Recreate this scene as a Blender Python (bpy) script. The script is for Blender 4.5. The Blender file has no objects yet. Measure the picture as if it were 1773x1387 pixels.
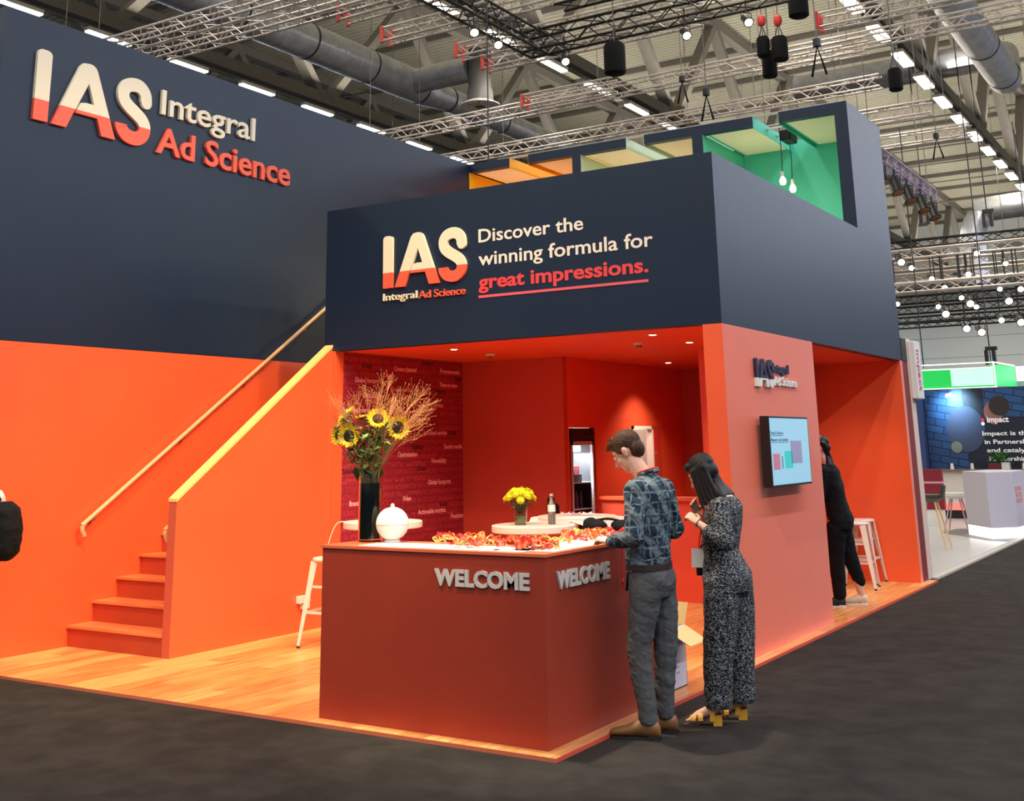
import bpy, bmesh, math, random
from mathutils import Vector, Matrix
random.seed(7)
R = random.Random(11)
S = bpy.context.scene
COL = S.collection
def lin(c):
    c /= 255.0
    return c / 12.92 if c <= .04045 else ((c + .055) / 1.055) ** 2.4
def rgb(*c): return (lin(c[0]), lin(c[1]), lin(c[2]), 1.0)

# ---------------------------------------------------------------- camera
CP = Vector((3.73543669, -6.31794225, 1.75042903))
yaw, pitch, roll, FPX = .564760514, .241584701, -.0152916341, 1978.28306
_f = Vector((-math.sin(yaw) * math.cos(pitch), math.cos(yaw) * math.cos(pitch), math.sin(pitch)))
_r = Vector((math.cos(yaw), math.sin(yaw), 0)); _u = _r.cross(_f)
r2 = math.cos(roll) * _r + math.sin(roll) * _u; u2 = -math.sin(roll) * _r + math.cos(roll) * _u
cd = bpy.data.cameras.new('camera'); cam = bpy.data.objects.new('camera', cd); COL.objects.link(cam)
m = Matrix((r2, u2, -_f)).transposed().to_4x4(); m.translation = CP
cam.matrix_world = m
cd.sensor_width = 36; cd.sensor_fit = 'HORIZONTAL'; cd.lens = FPX / 1773 * 36
cd.shift_x = (886.5 - 868.116) / 1773; cd.shift_y = (283.282 - 693.5) / 1773
cd.clip_end = 400
S.camera = cam
# ---------------------------------------------------------------- world, exposure
S.view_settings.view_transform = 'Standard'; S.view_settings.look = 'None'
S.view_settings.gamma = 1; S.view_settings.use_curve_mapping = False
S.view_settings.exposure = 0.0
S.cycles.max_bounces = 6; S.cycles.diffuse_bounces = 3; S.cycles.glossy_bounces = 3
S.cycles.sample_clamp_indirect = 4; S.cycles.use_denoising = True
w = bpy.data.worlds.new('hall_air'); S.world = w; w.use_nodes = True
w.node_tree.nodes['Background'].inputs[0].default_value = (.72, .82, 1.0, 1)
w.node_tree.nodes['Background'].inputs[1].default_value = .34

def light(name, kind, loc, energy, color=(1, 1, 1), to=None, size=.2, sy=None, angle=60, blend=.6, rad=.1):
    d = bpy.data.lights.new(name, kind); d.energy = energy; d.color = color
    o = bpy.data.objects.new(name, d); COL.objects.link(o); o.location = loc
    if kind == 'AREA':
        d.size = size
        if sy: d.shape = 'RECTANGLE'; d.size_y = sy
    elif kind == 'SPOT':
        d.spot_size = math.radians(angle); d.spot_blend = blend; d.shadow_soft_size = rad
    else: d.shadow_soft_size = rad
    if to is not None:
        o.rotation_euler = (Vector(to) - Vector(loc)).to_track_quat('-Z', 'Y').to_euler()
    return o
# the hall's rows of luminaires (light only; fittings are built below for the rows in view only)
for x, e, c in ((-22.7, 3600, (.95, .97, 1)), (-13.3, 3600, (1, .93, .82)), (-3.9, 4000, (1, .9, .74)), (5.5, 5200, (.93, .95, 1)), (14.9, 13000, (.74, .82, 1))):
    o = light('hall_row_light', 'AREA', (x, 35, 13.35), e, c, None, .4, 110)
    o = light('roof_fill_uplight', 'AREA', (x + 1.2, 40, 14.4), 3400, (1, .94, .82) if x < 6 else c, None, 1.5, 100); o.rotation_euler = (math.pi, 0, 0)  # added fill without a fitting, brightens the roof in place of bounced light
# unseen warm spotlights added above the aisle, aimed at the stand
WARM = (1, .79, .42)
for p, t, e, a in (((2.5, -.5, 8.8), (-5.8, 1.6, 1.5), 2300, 46), ((2.2, 1.4, 8.8), (-4.6, 2.6, 1.0), 1300, 40),
                   ((-.8, -2.6, 8.4), (-3.3, 1.2, 0), 2200, 48), ((1.6, -4.5, 8.4), (-1.2, 3.0, 3.2), 1200, 52)):
    light('added_aisle_spot', 'SPOT', p, e, WARM, t, angle=a, blend=.8, rad=.18)
light('counter_spotlight', 'SPOT', (-1.6, .2, 7.6), 2600, (1, .9, .72), (-.55, .5, 1.1), angle=26, blend=.7, rad=.12)

# ---------------------------------------------------------------- materials
MATS = {}
def mat(name, col, rough=.6, metal=0, spec=.5, var=0, vscale=4, bump=0, bscale=60, emit=0, ecol=None, alpha=1, trans=0, stretch=None, coat=0):
    if name in MATS: return MATS[name]
    m = bpy.data.materials.new(name); m.use_nodes = True; nt = m.node_tree; b = nt.nodes['Principled BSDF']
    c = rgb(*col); b.inputs['Base Color'].default_value = c
    b.inputs['Roughness'].default_value = rough; b.inputs['Metallic'].default_value = metal
    b.inputs['Specular IOR Level'].default_value = spec
    if trans: b.inputs['Transmission Weight'].default_value = trans; b.inputs['IOR'].default_value = 1.35
    if coat: b.inputs['Coat Weight'].default_value = coat
    if alpha < 1: b.inputs['Alpha'].default_value = alpha
    tc = nt.nodes.new('ShaderNodeTexCoord'); mp = nt.nodes.new('ShaderNodeMapping')
    nt.links.new(tc.outputs['Object'], mp.inputs[0])
    if stretch: mp.inputs['Scale'].default_value = stretch
    if var:
        n = nt.nodes.new('ShaderNodeTexNoise'); n.inputs['Scale'].default_value = vscale; n.inputs['Detail'].default_value = 4
        nt.links.new(mp.outputs[0], n.inputs['Vector'])
        r = nt.nodes.new('ShaderNodeValToRGB'); r.color_ramp.elements[0].position = .35; r.color_ramp.elements[1].position = .65
        r.color_ramp.elements[0].color = tuple(v * (1 - var) for v in c[:3]) + (1,)
        r.color_ramp.elements[1].color = tuple(min(1, v * (1 + var)) for v in c[:3]) + (1,)
        nt.links.new(n.outputs['Fac'], r.inputs[0]); nt.links.new(r.outputs[0], b.inputs['Base Color'])
    if bump:
        n = nt.nodes.new('ShaderNodeTexNoise'); n.inputs['Scale'].default_value = bscale
        nt.links.new(mp.outputs[0], n.inputs['Vector'])
        bp = nt.nodes.new('ShaderNodeBump'); bp.inputs['Strength'].default_value = bump; bp.inputs['Distance'].default_value = .01
        nt.links.new(n.outputs['Fac'], bp.inputs['Height']); nt.links.new(bp.outputs[0], b.inputs['Normal'])
    if emit:
        b.inputs['Emission Color'].default_value = rgb(*(ecol or col)); b.inputs['Emission Strength'].default_value = emit
    MATS[name] = m
    return m
ORANGE = mat('orange_paint', (246, 95, 46), .32, var=.03, vscale=1.5, bump=.02, spec=.75)
for _m, _s in ((ORANGE, .42),):
    _b = _m.node_tree.nodes['Principled BSDF']; _b.inputs['Sheen Weight'].default_value = _s; _b.inputs['Sheen Roughness'].default_value = .4; _b.inputs['Sheen Tint'].default_value = (.9, .92, 1, 1)  # cool sheen put into the paint to emulate haze at grazing angles
ORANGE_IN = mat('orange_red_paint', (238, 88, 56), .55, var=.03, vscale=1.5, spec=.4)
RED_IN = mat('deep_red_paint', (198, 66, 46), .55, var=.04, vscale=1.5)
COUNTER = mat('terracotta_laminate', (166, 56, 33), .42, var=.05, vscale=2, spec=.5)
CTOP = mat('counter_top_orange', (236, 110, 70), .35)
NAVY = mat('navy_paint', (19, 36, 58), .42, var=.05, vscale=1.2, spec=.4)
CARPET = mat('black_carpet', (54, 49, 44), .95, var=.2, vscale=5, bump=.5, bscale=500, spec=.1)
STEEL = mat('grey_steel', (112, 106, 98), .6, var=.06)
DECKM = mat('deck_steel', (180, 175, 158), .7, var=.05, spec=.2)
ALU = mat('aluminium_truss', (220, 208, 200), .4, metal=.3)
BLK = mat('black_metal', (22, 22, 23), .45)
BLKT = mat('black_truss', (38, 37, 36), .5)
RED = mat('red_plate', (214, 52, 44), .5)
WHITE = mat('white_paint', (232, 226, 216), .45)
WHITEM = mat('white_powder_coat', (236, 222, 206), .35)
CREAM = mat('cream_letter', (238, 226, 200), .5)
CORAL = mat('coral_letter', (240, 96, 68), .5)
ROSE = mat('rose_letter', (232, 92, 92), .5)
NAVYL = mat('navy_letter', (36, 34, 66), .45)
GREYL = mat('grey_letter', (216, 206, 194), .45)
WOODR = mat('beech_wood', (226, 178, 120), .4, var=.06, vscale=8, stretch=(1, 12, 12))
PEACH = mat('cream_ceiling_panel', (255, 228, 198), .7)
GREEN = mat('green_paint', (84, 196, 168), .6)
YELLOW = mat('yellow_paint', (250, 180, 20), .6)
SAGE = mat('pale_sage_paint', (206, 216, 184), .6)
DUCT = mat('galvanised_duct', (196, 198, 206), .3, metal=.6, var=.12, vscale=3)
DUCTB = mat('duct_band', (60, 60, 62), .5, metal=.4)
GLOWC = mat('tube_cool', (255, 255, 255), .5, emit=9, ecol=(244, 248, 255))
GLOWW = mat('tube_warm', (255, 250, 240), .5, emit=9, ecol=(255, 240, 214))
LAMPW = mat('lamp_warm', (255, 240, 220), .5, emit=16, ecol=(255, 226, 180))
LAMPC = mat('lamp_cool', (240, 248, 255), .5, emit=12, ecol=(214, 238, 255))
GLASS = mat('clear_glass', (235, 240, 236), .05, trans=1, spec=.5)
SKIN = mat('skin', (222, 168, 140), .55, var=.05, vscale=12)
HAIRB = mat('brown_hair', (66, 40, 22), .65, spec=.25, var=.4, vscale=40, stretch=(1, 1, .3), bump=.6, bscale=90)
HAIRD = mat('dark_hair', (24, 15, 12), .5, spec=.3, var=.3, vscale=40, stretch=(1, 1, .2), bump=.4, bscale=90)
LEATHER = mat('tan_leather', (132, 88, 44), .45, var=.15, vscale=14)
MUSTARD = mat('mustard_leather', (220, 158, 40), .5)
TROUSER = mat('grey_cotton', (88, 86, 84), .85, var=.08, vscale=20, bump=.5, bscale=14, spec=.2)
BLACKC = mat('black_cloth', (14, 14, 15), .85, bump=.3, bscale=20, spec=.2)
WHITEC = mat('white_cloth', (206, 200, 196), .8, var=.1, vscale=8, bump=.5, bscale=12)
CARD = mat('cardboard_inside', (224, 190, 128), .8)
CARDW = mat('white_board', (206, 204, 214), .7)
REDR = mat('red_ribbon', (222, 48, 34), .45)
ORR = mat('orange_ribbon', (250, 120, 60), .45)
YELR = mat('pale_yellow_ribbon', (232, 214, 110), .5)
PAPER = mat('white_paper', (250, 246, 240), .6)
PINKP = mat('pink_paper', (232, 206, 208), .6)

def nodes_of(m): return m.node_tree, m.node_tree.nodes['Principled BSDF']
def mat_wood():
    m = mat('laminate_plank', (236, 158, 92), .32, spec=.5); nt, b = nodes_of(m)
    tc = nt.nodes.new('ShaderNodeTexCoord'); oi = nt.nodes.new('ShaderNodeObjectInfo')
    mp = nt.nodes.new('ShaderNodeMapping'); mp.inputs['Scale'].default_value = (22, 1.6, 1)
    va = nt.nodes.new('ShaderNodeVectorMath'); va.operation = 'ADD'
    nt.links.new(tc.outputs['Object'], va.inputs[0]); nt.links.new(oi.outputs['Location'], va.inputs[1])
    nt.links.new(va.outputs[0], mp.inputs[0])
    n = nt.nodes.new('ShaderNodeTexNoise'); n.inputs['Scale'].default_value = 1.3; n.inputs['Detail'].default_value = 5
    nt.links.new(mp.outputs[0], n.inputs['Vector'])
    ad = nt.nodes.new('ShaderNodeMath'); ad.operation = 'MULTIPLY_ADD'; ad.inputs[1].default_value = .35; 
    nt.links.new(oi.outputs['Random'], ad.inputs[0]); nt.links.new(n.outputs['Fac'], ad.inputs[2])
    r = nt.nodes.new('ShaderNodeValToRGB'); r.color_ramp.elements[0].position = .38; r.color_ramp.elements[1].position = .95
    r.color_ramp.elements[0].color = rgb(196, 112, 56); r.color_ramp.elements[1].color = rgb(250, 184, 108)
    nt.links.new(ad.outputs[0], r.inputs[0]); nt.links.new(r.outputs[0], b.inputs['Base Color'])
    return m
PLANK = mat_wood()
def mat_words():
    m = mat('word_wallpaper', (150, 34, 50), .6); nt, b = nodes_of(m)
    tc = nt.nodes.new('ShaderNodeTexCoord'); sp = nt.nodes.new('ShaderNodeSeparateXYZ'); cb = nt.nodes.new('ShaderNodeCombineXYZ')
    nt.links.new(tc.outputs['Object'], sp.inputs[0]); nt.links.new(sp.outputs['Y'], cb.inputs['X']); nt.links.new(sp.outputs['Z'], cb.inputs['Y'])
    br = nt.nodes.new('ShaderNodeTexBrick'); br.inputs['Scale'].default_value = 1; br.inputs['Brick Width'].default_value = .42
    br.inputs['Row Height'].default_value = .08; br.inputs['Mortar Size'].default_value = .017; br.inputs['Mortar Smooth'].default_value = .6
    br.inputs['Color1'].default_value = rgb(186, 58, 72); br.inputs['Color2'].default_value = rgb(164, 42, 60); br.inputs['Mortar'].default_value = rgb(140, 26, 46)
    nt.links.new(cb.outputs[0], br.inputs['Vector'])
    n = nt.nodes.new('ShaderNodeTexNoise'); n.inputs['Scale'].default_value = 1; mp = nt.nodes.new('ShaderNodeMapping'); mp.inputs['Scale'].default_value = (38, 30, 1)
    nt.links.new(cb.outputs[0], mp.inputs[0]); nt.links.new(mp.outputs[0], n.inputs['Vector'])
    mx = nt.nodes.new('ShaderNodeMix'); mx.data_type = 'RGBA'; mx.inputs[7].default_value = rgb(140, 26, 46)
    mr = nt.nodes.new('ShaderNodeMapRange'); mr.inputs[1].default_value = .4; mr.inputs[2].default_value = .6
    nt.links.new(n.outputs['Fac'], mr.inputs[0]); nt.links.new(mr.outputs[0], mx.inputs[0]); nt.links.new(br.outputs[0], mx.inputs[6])
    nt.links.new(mx.outputs[2], b.inputs['Base Color']); return m
WORDP = mat_words()
def mat_plaid():
    m = mat('plaid_shirt_cloth', (60, 80, 100), .85, spec=.2); nt, b = nodes_of(m)
    tc = nt.nodes.new('ShaderNodeTexCoord')
    def wave(d, scale, pos):
        w_ = nt.nodes.new('ShaderNodeTexWave'); w_.bands_direction = d; w_.inputs['Scale'].default_value = scale
        w_.inputs['Distortion'].default_value = 1.2; w_.inputs['Detail Scale'].default_value = 3
        nt.links.new(tc.outputs['Object'], w_.inputs[0])
        r_ = nt.nodes.new('ShaderNodeValToRGB'); r_.color_ramp.elements[0].position = pos; r_.color_ramp.elements[1].position = min(1, pos + .15)
        nt.links.new(w_.outputs['Fac'], r_.inputs[0]); return r_.outputs[0]
    base = nt.nodes.new('ShaderNodeMix'); base.data_type = 'RGBA'; base.inputs[6].default_value = rgb(38, 54, 68); base.inputs[7].default_value = rgb(96, 106, 108)
    nt.links.new(wave('DIAGONAL', 3.1, .55), base.inputs[0])
    b2 = nt.nodes.new('ShaderNodeMix'); b2.data_type = 'RGBA'; b2.inputs[7].default_value = rgb(118, 128, 128)
    nt.links.new(base.outputs[2], b2.inputs[6]); nt.links.new(wave('Z', 4.6, .92), b2.inputs[0])
    b3 = nt.nodes.new('ShaderNodeMix'); b3.data_type = 'RGBA'; b3.inputs[7].default_value = rgb(106, 118, 122)
    nt.links.new(b2.outputs[2], b3.inputs[6]); nt.links.new(wave('Y', 4.8, .92), b3.inputs[0])
    b4 = nt.nodes.new('ShaderNodeMix'); b4.data_type = 'RGBA'; b4.inputs[7].default_value = rgb(110, 122, 124)
    nt.links.new(b3.outputs[2], b4.inputs[6]); nt.links.new(wave('X', 4.8, .92), b4.inputs[0])
    nt.links.new(b4.outputs[2], b.inputs['Base Color'])
    n = nt.nodes.new('ShaderNodeTexNoise'); n.inputs['Scale'].default_value = 9; n.inputs['Distortion'].default_value = 1.5; nt.links.new(tc.outputs['Object'], n.inputs['Vector'])
    bp = nt.nodes.new('ShaderNodeBump'); bp.inputs['Strength'].default_value = .9; bp.inputs['Distance'].default_value = .05
    nt.links.new(n.outputs['Fac'], bp.inputs['Height']); nt.links.new(bp.outputs[0], b.inputs['Normal'])
    return m
PLAID = mat_plaid()
def mat_fleck():
    m = mat('flecked_jumpsuit_cloth', (24, 28, 38), .8, spec=.2); nt, b = nodes_of(m)
    tc = nt.nodes.new('ShaderNodeTexCoord'); mp = nt.nodes.new('ShaderNodeMapping'); mp.inputs['Scale'].default_value = (75, 75, 210)
    mp.inputs['Rotation'].default_value = (.25, .2, 0)
    nt.links.new(tc.outputs['Object'], mp.inputs[0])
    n = nt.nodes.new('ShaderNodeTexNoise'); n.inputs['Scale'].default_value = 1.0; n.inputs['Detail'].default_value = 1; n.inputs['Distortion'].default_value = .6
    nt.links.new(mp.outputs[0], n.inputs['Vector'])
    r = nt.nodes.new('ShaderNodeValToRGB'); r.color_ramp.elements[0].position = .52; r.color_ramp.elements[1].position = .62
    r.color_ramp.elements[0].color = rgb(20, 24, 34); r.color_ramp.elements[1].color = rgb(158, 156, 148)
    nt.links.new(n.outputs['Fac'], r.inputs[0]); nt.links.new(r.outputs[0], b.inputs['Base Color']); return m
FLECK = mat_fleck()

# ---------------------------------------------------------------- mesh helpers
class MB:
    def __init__(s): s.v = []; s.f = []; s.mi = []; s.cur = 0
    def add(s, vs, fs):
        n = len(s.v); s.v += [tuple(v) for v in vs]; s.f += [tuple(i + n for i in f) for f in fs]; s.mi += [s.cur] * len(fs); return s
    def box(s, a, b):
        x0, y0, z0 = a; x1, y1, z1 = b
        return s.add([(x0, y0, z0), (x1, y0, z0), (x1, y1, z0), (x0, y1, z0), (x0, y0, z1), (x1, y0, z1), (x1, y1, z1), (x0, y1, z1)],
                     [(0, 3, 2, 1), (4, 5, 6, 7), (0, 1, 5, 4), (1, 2, 6, 5), (2, 3, 7, 6), (3, 0, 4, 7)])
    def bar(s, p, q, w_, h, up=(0, 0, 1)):
        p, q = Vector(p), Vector(q); d = (q - p).normalized(); u = Vector(up)
        sd = d.cross(u)
        if sd.length < 1e-4: sd = d.cross(Vector((0, 1, 0)))
        sd.normalize(); u = sd.cross(d)
        vs = []
        for c in (p, q):
            for i, j in ((-1, -1), (1, -1), (1, 1), (-1, 1)): vs.append(c + sd * (i * w_ / 2) + u * (j * h / 2))
        return s.add(vs, [(0, 1, 2, 3), (7, 6, 5, 4), (0, 4, 5, 1), (1, 5, 6, 2), (2, 6, 7, 3), (3, 7, 4, 0)])
    def tube(s, pts, r, n=8, cap=True, closed=False):
        pts = [Vector(p) for p in pts]; k = len(pts); rs = r if isinstance(r, (list, tuple)) else [r] * k
        base = len(s.v); prev = None; vs = []
        for i, p in enumerate(pts):
            if closed: d = pts[(i + 1) % k] - pts[i - 1]
            else: d = pts[min(i + 1, k - 1)] - pts[max(i - 1, 0)]
            d.normalize()
            if prev is None:
                a = d.cross(Vector((0, 0, 1)))
                if a.length < .05: a = d.cross(Vector((0, 1, 0)))
            else: a = prev - d * prev.dot(d)
            a.normalize(); prev = a; b = d.cross(a)
            for j in range(n):
                t = 2 * math.pi * j / n; vs.append(p + (a * math.cos(t) + b * math.sin(t)) * rs[i])
        fs = []
        for i in range(k if closed else k - 1):
            i2 = (i + 1) % k
            for j in range(n): fs.append((i * n + j, i * n + (j + 1) % n, i2 * n + (j + 1) % n, i2 * n + j))
        if cap and not closed: fs.append(tuple(range(n - 1, -1, -1))); fs.append(tuple(range((k - 1) * n, k * n)))
        return s.add(vs, fs)
    def lathe(s, prof, c=(0, 0, 0), n=24, axis='Z'):
        vs = []; fs = []; k = len(prof)
        for r, z in prof:
            for j in range(n):
                t = 2 * math.pi * j / n; x, y = max(r, 1e-4) * math.cos(t), max(r, 1e-4) * math.sin(t)
                if axis == 'Z': vs.append((c[0] + x, c[1] + y, c[2] + z))
                elif axis == 'X': vs.append((c[0] + z, c[1] + x, c[2] + y))
                else: vs.append((c[0] + x, c[1] + z, c[2] + y))
        for i in range(k - 1):
            for j in range(n): fs.append((i * n + j, i * n + (j + 1) % n, (i + 1) * n + (j + 1) % n, (i + 1) * n + j))
        fs.append(tuple(range(n - 1, -1, -1))); fs.append(tuple(range((k - 1) * n, k * n)))
        return s.add(vs, fs)
    def ell(s, c, r, M=None, n=14, k=9):
        vs = []; fs = []; c = Vector(c); r = Vector(r) if not isinstance(r, (int, float)) else Vector((r, r, r))
        for i in range(k + 1):
            th = math.pi * i / k
            for j in range(n):
                t = 2 * math.pi * j / n
                v = Vector((r.x * max(math.sin(th), .001) * math.cos(t), r.y * max(math.sin(th), .001) * math.sin(t), r.z * math.cos(th)))
                if M: v = M @ v
                vs.append(c + v)
        for i in range(k):
            for j in range(n): fs.append((i * n + j, (i + 1) * n + j, (i + 1) * n + (j + 1) % n, i * n + (j + 1) % n))
        fs.append(tuple(range(n))); fs.append(tuple(range((k + 1) * n - 1, k * n - 1, -1)))
        return s.add(vs, fs)
    def cap(s, p, q, r1, r2, n=12):
        p, q = Vector(p), Vector(q); d = (q - p).normalized()
        pts = [p - d * r1 * .98, p - d * r1 * .7, p - d * r1 * .3, p, q, q + d * r2 * .3, q + d * r2 * .7, q + d * r2 * .98]
        rs = [r1 * .2, r1 * .71, r1 * .95, r1, r2, r2 * .95, r2 * .71, r2 * .2]
        return s.tube(pts, rs, n)
    def loft(s, rings, n=20, fwd=Vector((-1, 0, 0))):
        """rings: (centre, half_depth, half_width)"""
        fwd = Vector(fwd).normalized(); sd = Vector((0, 0, 1)).cross(fwd).normalized(); vs = []; fs = []
        for c, d, w_ in rings:
            c = Vector(c)
            for j in range(n):
                t = 2 * math.pi * j / n; ct, st = math.cos(t), math.sin(t)
                e = .8
                vs.append(c + fwd * d * abs(ct) ** e * (1 if ct > 0 else -1) + sd * w_ * abs(st) ** e * (1 if st > 0 else -1))
        k = len(rings)
        for i in range(k - 1):
            for j in range(n): fs.append((i * n + j, i * n + (j + 1) % n, (i + 1) * n + (j + 1) % n, (i + 1) * n + j))
        fs.append(tuple(range(n - 1, -1, -1))); fs.append(tuple(range((k - 1) * n, k * n)))
        return s.add(vs, fs)
    def prism(s, poly, o, ax, ay, n_, depth):
        """polygon in (ax, ay) at origin o, extruded by depth along n_"""
        o, ax, ay, n_ = Vector(o), Vector(ax), Vector(ay), Vector(n_); k = len(poly)
        a = [o + ax * x + ay * y for x, y in poly]; b = [p + n_ * depth for p in a]
        fs = [tuple(range(k - 1, -1, -1)), tuple(range(k, 2 * k))]
        for i in range(k): fs.append((i, (i + 1) % k, k + (i + 1) % k, k + i))
        return s.add(a + b, fs)
    def mesh(s, name, mats, smooth=False, off=(0, 0, 0)):
        me = bpy.data.meshes.new(name)
        o = Vector(off)
        me.from_pydata([tuple(Vector(v) - o) for v in s.v], [], s.f)
        for m_ in (mats if isinstance(mats, (list, tuple)) else [mats]): me.materials.append(m_)
        if any(s.mi):
            me.polygons.foreach_set('material_index', s.mi)
        bm = bmesh.new(); bm.from_mesh(me); bmesh.ops.recalc_face_normals(bm, faces=bm.faces); bm.to_mesh(me); bm.free()
        if smooth:
            me.polygons.foreach_set('use_smooth', [True] * len(me.polygons))
            if smooth != 'full':
                try: me.set_sharp_from_angle(angle=math.radians(40))
                except Exception: pass
        return me
    def build(s, name, mats, parent=None, smooth=False, loc=None, bevel=0):
        # world-coordinate geometry; origin moved to loc (or the parent's location)
        off = Vector(loc) if loc is not None else (parent_world(parent) if parent else centre_bottom(s.v))
        me = s.mesh(name, mats, smooth, off)
        if bevel:
            bm = bmesh.new(); bm.from_mesh(me); bmesh.ops.remove_doubles(bm, verts=bm.verts, dist=1e-5)
            bmesh.ops.bevel(bm, geom=list(bm.edges), offset=bevel, segments=2, affect='EDGES', profile=.5); bm.to_mesh(me); bm.free()
        return link(name, me, parent, off)
def centre_bottom(vs):
    xs = [v[0] for v in vs]; ys = [v[1] for v in vs]; zs = [v[2] for v in vs]
    return Vector(((min(xs) + max(xs)) / 2, (min(ys) + max(ys)) / 2, min(zs)))
def parent_world(p):
    v = Vector((0, 0, 0))
    while p is not None: v = v + p.location; p = p.parent
    return v
def link(name, me, parent=None, loc=(0, 0, 0)):
    o = bpy.data.objects.new(name, me); COL.objects.link(o)
    if parent is not None: o.parent = parent; o.location = Vector(loc) - parent_world(parent)
    else: o.location = loc
    return o
def tag(o, label=None, cat=None, group=None, kind=None):
    if label: o['label'] = label
    if cat: o['category'] = cat
    if group: o['group'] = group
    if kind: o['kind'] = kind
    return o
def frame(name, loc):
    o = bpy.data.objects.new(name, None); o.empty_display_size = .1; COL.objects.link(o); o.location = loc
    o['kind'] = 'structure'; return o
def thing(name, loc, label, cat, group=None):
    o = bpy.data.objects.new(name, None); o.empty_display_size = .1; COL.objects.link(o); o.location = loc
    return tag(o, label, cat, group)
def box(a, b): return MB().box(a, b)
def struct(name, mb, m_, parent=None, **k):
    o = mb.build(name, m_, parent, **k)
    if parent is None: o['kind'] = 'structure'
    return o
def dup(root, loc, label=None, group=None):
    r = root.copy(); COL.objects.link(r); r.location = loc
    if label: r['label'] = label
    if group: r['group'] = group
    for ch in root.children:
        c = ch.copy(); COL.objects.link(c); c.parent = r
        for g in ch.children:
            d = g.copy(); COL.objects.link(d); d.parent = c
    return r
def grid_holes(x0, x1, z0, z1, holes):
    """rectangles covering [x0,x1]x[z0,z1] minus holes (a,b,c,d)"""
    xs = sorted({x0, x1, *[h[0] for h in holes], *[h[1] for h in holes]}); zs = sorted({z0, z1, *[h[2] for h in holes], *[h[3] for h in holes]})
    out = []
    for a, b in zip(xs, xs[1:]):
        for c, d in zip(zs, zs[1:]):
            mx, mz = (a + b) / 2, (c + d) / 2
            if not any(h[0] < mx < h[1] and h[2] < mz < h[3] for h in holes): out.append((a, b, c, d))
    return out
# ---- lettering -------------------------------------------------------------
_tc = {}
def text_mesh(t, bold=0.0):
    k = (t, bold)
    if k in _tc: return _tc[k]
    cu = bpy.data.curves.new('t', 'FONT'); cu.body = t; cu.size = 1; cu.offset = bold; cu.extrude = .5; cu.resolution_u = 3
    o = bpy.data.objects.new('t', cu); COL.objects.link(o); bpy.context.view_layer.update()
    me = o.to_mesh(); vs = [tuple(v.co) for v in me.vertices]; fs = [tuple(p.vertices) for p in me.polygons]
    o.to_mesh_clear(); bpy.data.objects.remove(o); bpy.data.curves.remove(cu)
    _tc[k] = (vs, fs); return _tc[k]
def capheight(bold=0.0):
    vs, _ = text_mesh('E', bold); return max(v[1] for v in vs) - min(v[1] for v in vs)
def text(t, o, ax, ay, n_, width, cap, depth, m_, parent, name='lettering', bold=.02, letters=False, xh=False):
    """t fitted to width along ax, capital height cap along ay; base plane at o, raised by depth along n_"""
    o, ax, ay, n_ = Vector(o), Vector(ax), Vector(ay), Vector(n_)
    vs, fs = text_mesh(t, bold); x0 = min(v[0] for v in vs); x1 = max(v[0] for v in vs); sx = width / (x1 - x0); sy = cap / capheight(bold)
    def put(vs_, fs_, dx, nm):
        mb = MB(); mb.add([o + ax * ((v[0] + dx - x0) * sx) + ay * (v[1] * sy) + n_ * ((v[2] + .5) * depth) for v in vs_], fs_)
        return mb.build(nm, m_, parent)
    if not letters and ' ' not in t: return put(vs, fs, 0, name)
    if not letters:
        i = 0
        for wd_ in t.split(' '):
            pv, _ = text_mesh(t[:i + len(wd_)], bold); gv, gf = text_mesh(wd_, bold); put(gv, gf, max(v[0] for v in pv) - max(v[0] for v in gv), name); i += len(wd_) + 1
        return
    out = []
    for i, ch in enumerate(t):
        if ch == ' ': continue
        pv, _ = text_mesh(t[:i + 1], bold); gv, gf = text_mesh(ch, bold)
        dx = max(v[0] for v in pv) - max(v[0] for v in gv)
        out.append(put(gv, gf, dx, name))
    return out
def stroke_poly(pts, w_, ends=(0, 0)):
    """outline of a thick polyline (2-D), round ends where asked"""
    P = [Vector((p[0], p[1])) for p in pts]; k = len(P); L, Rr = [], []
    for i in range(k):
        if i == 0: d = P[1] - P[0]
        elif i == k - 1: d = P[-1] - P[-2]
        else: d = (P[i + 1] - P[i]).normalized() + (P[i] - P[i - 1]).normalized()
        d.normalize(); nn = Vector((-d.y, d.x))
        L.append(P[i] + nn * w_ / 2); Rr.append(P[i] - nn * w_ / 2)
    return L, Rr
def ribbon2d(mb, pts, w_, o, ax, ay, n_, depth):
    L, Rr = stroke_poly(pts, w_)
    for i in range(len(pts) - 1):
        mb.prism([Rr[i], Rr[i + 1], L[i + 1], L[i]], o, ax, ay, n_, depth)
def circ(c, r, n=20): return [(c[0] + r * math.cos(2 * math.pi * i / n), c[1] + r * math.sin(2 * math.pi * i / n)) for i in range(n)]
def cr(pts, m_=6):
    out = []; P = [pts[0]] + list(pts) + [pts[-1]]
    for i in range(1, len(P) - 2):
        for j in range(m_):
            t = j / m_; q = []
            for d in range(len(pts[0])):
                a, b, c, e = P[i - 1][d], P[i][d], P[i + 1][d], P[i + 2][d]
                q.append(.5 * (2 * b + (c - a) * t + (2 * a - 5 * b + 4 * c - e) * t * t + (3 * b - a - 3 * c + e) * t ** 3))
            out.append(tuple(q))
    out.append(tuple(pts[-1])); return out
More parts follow.
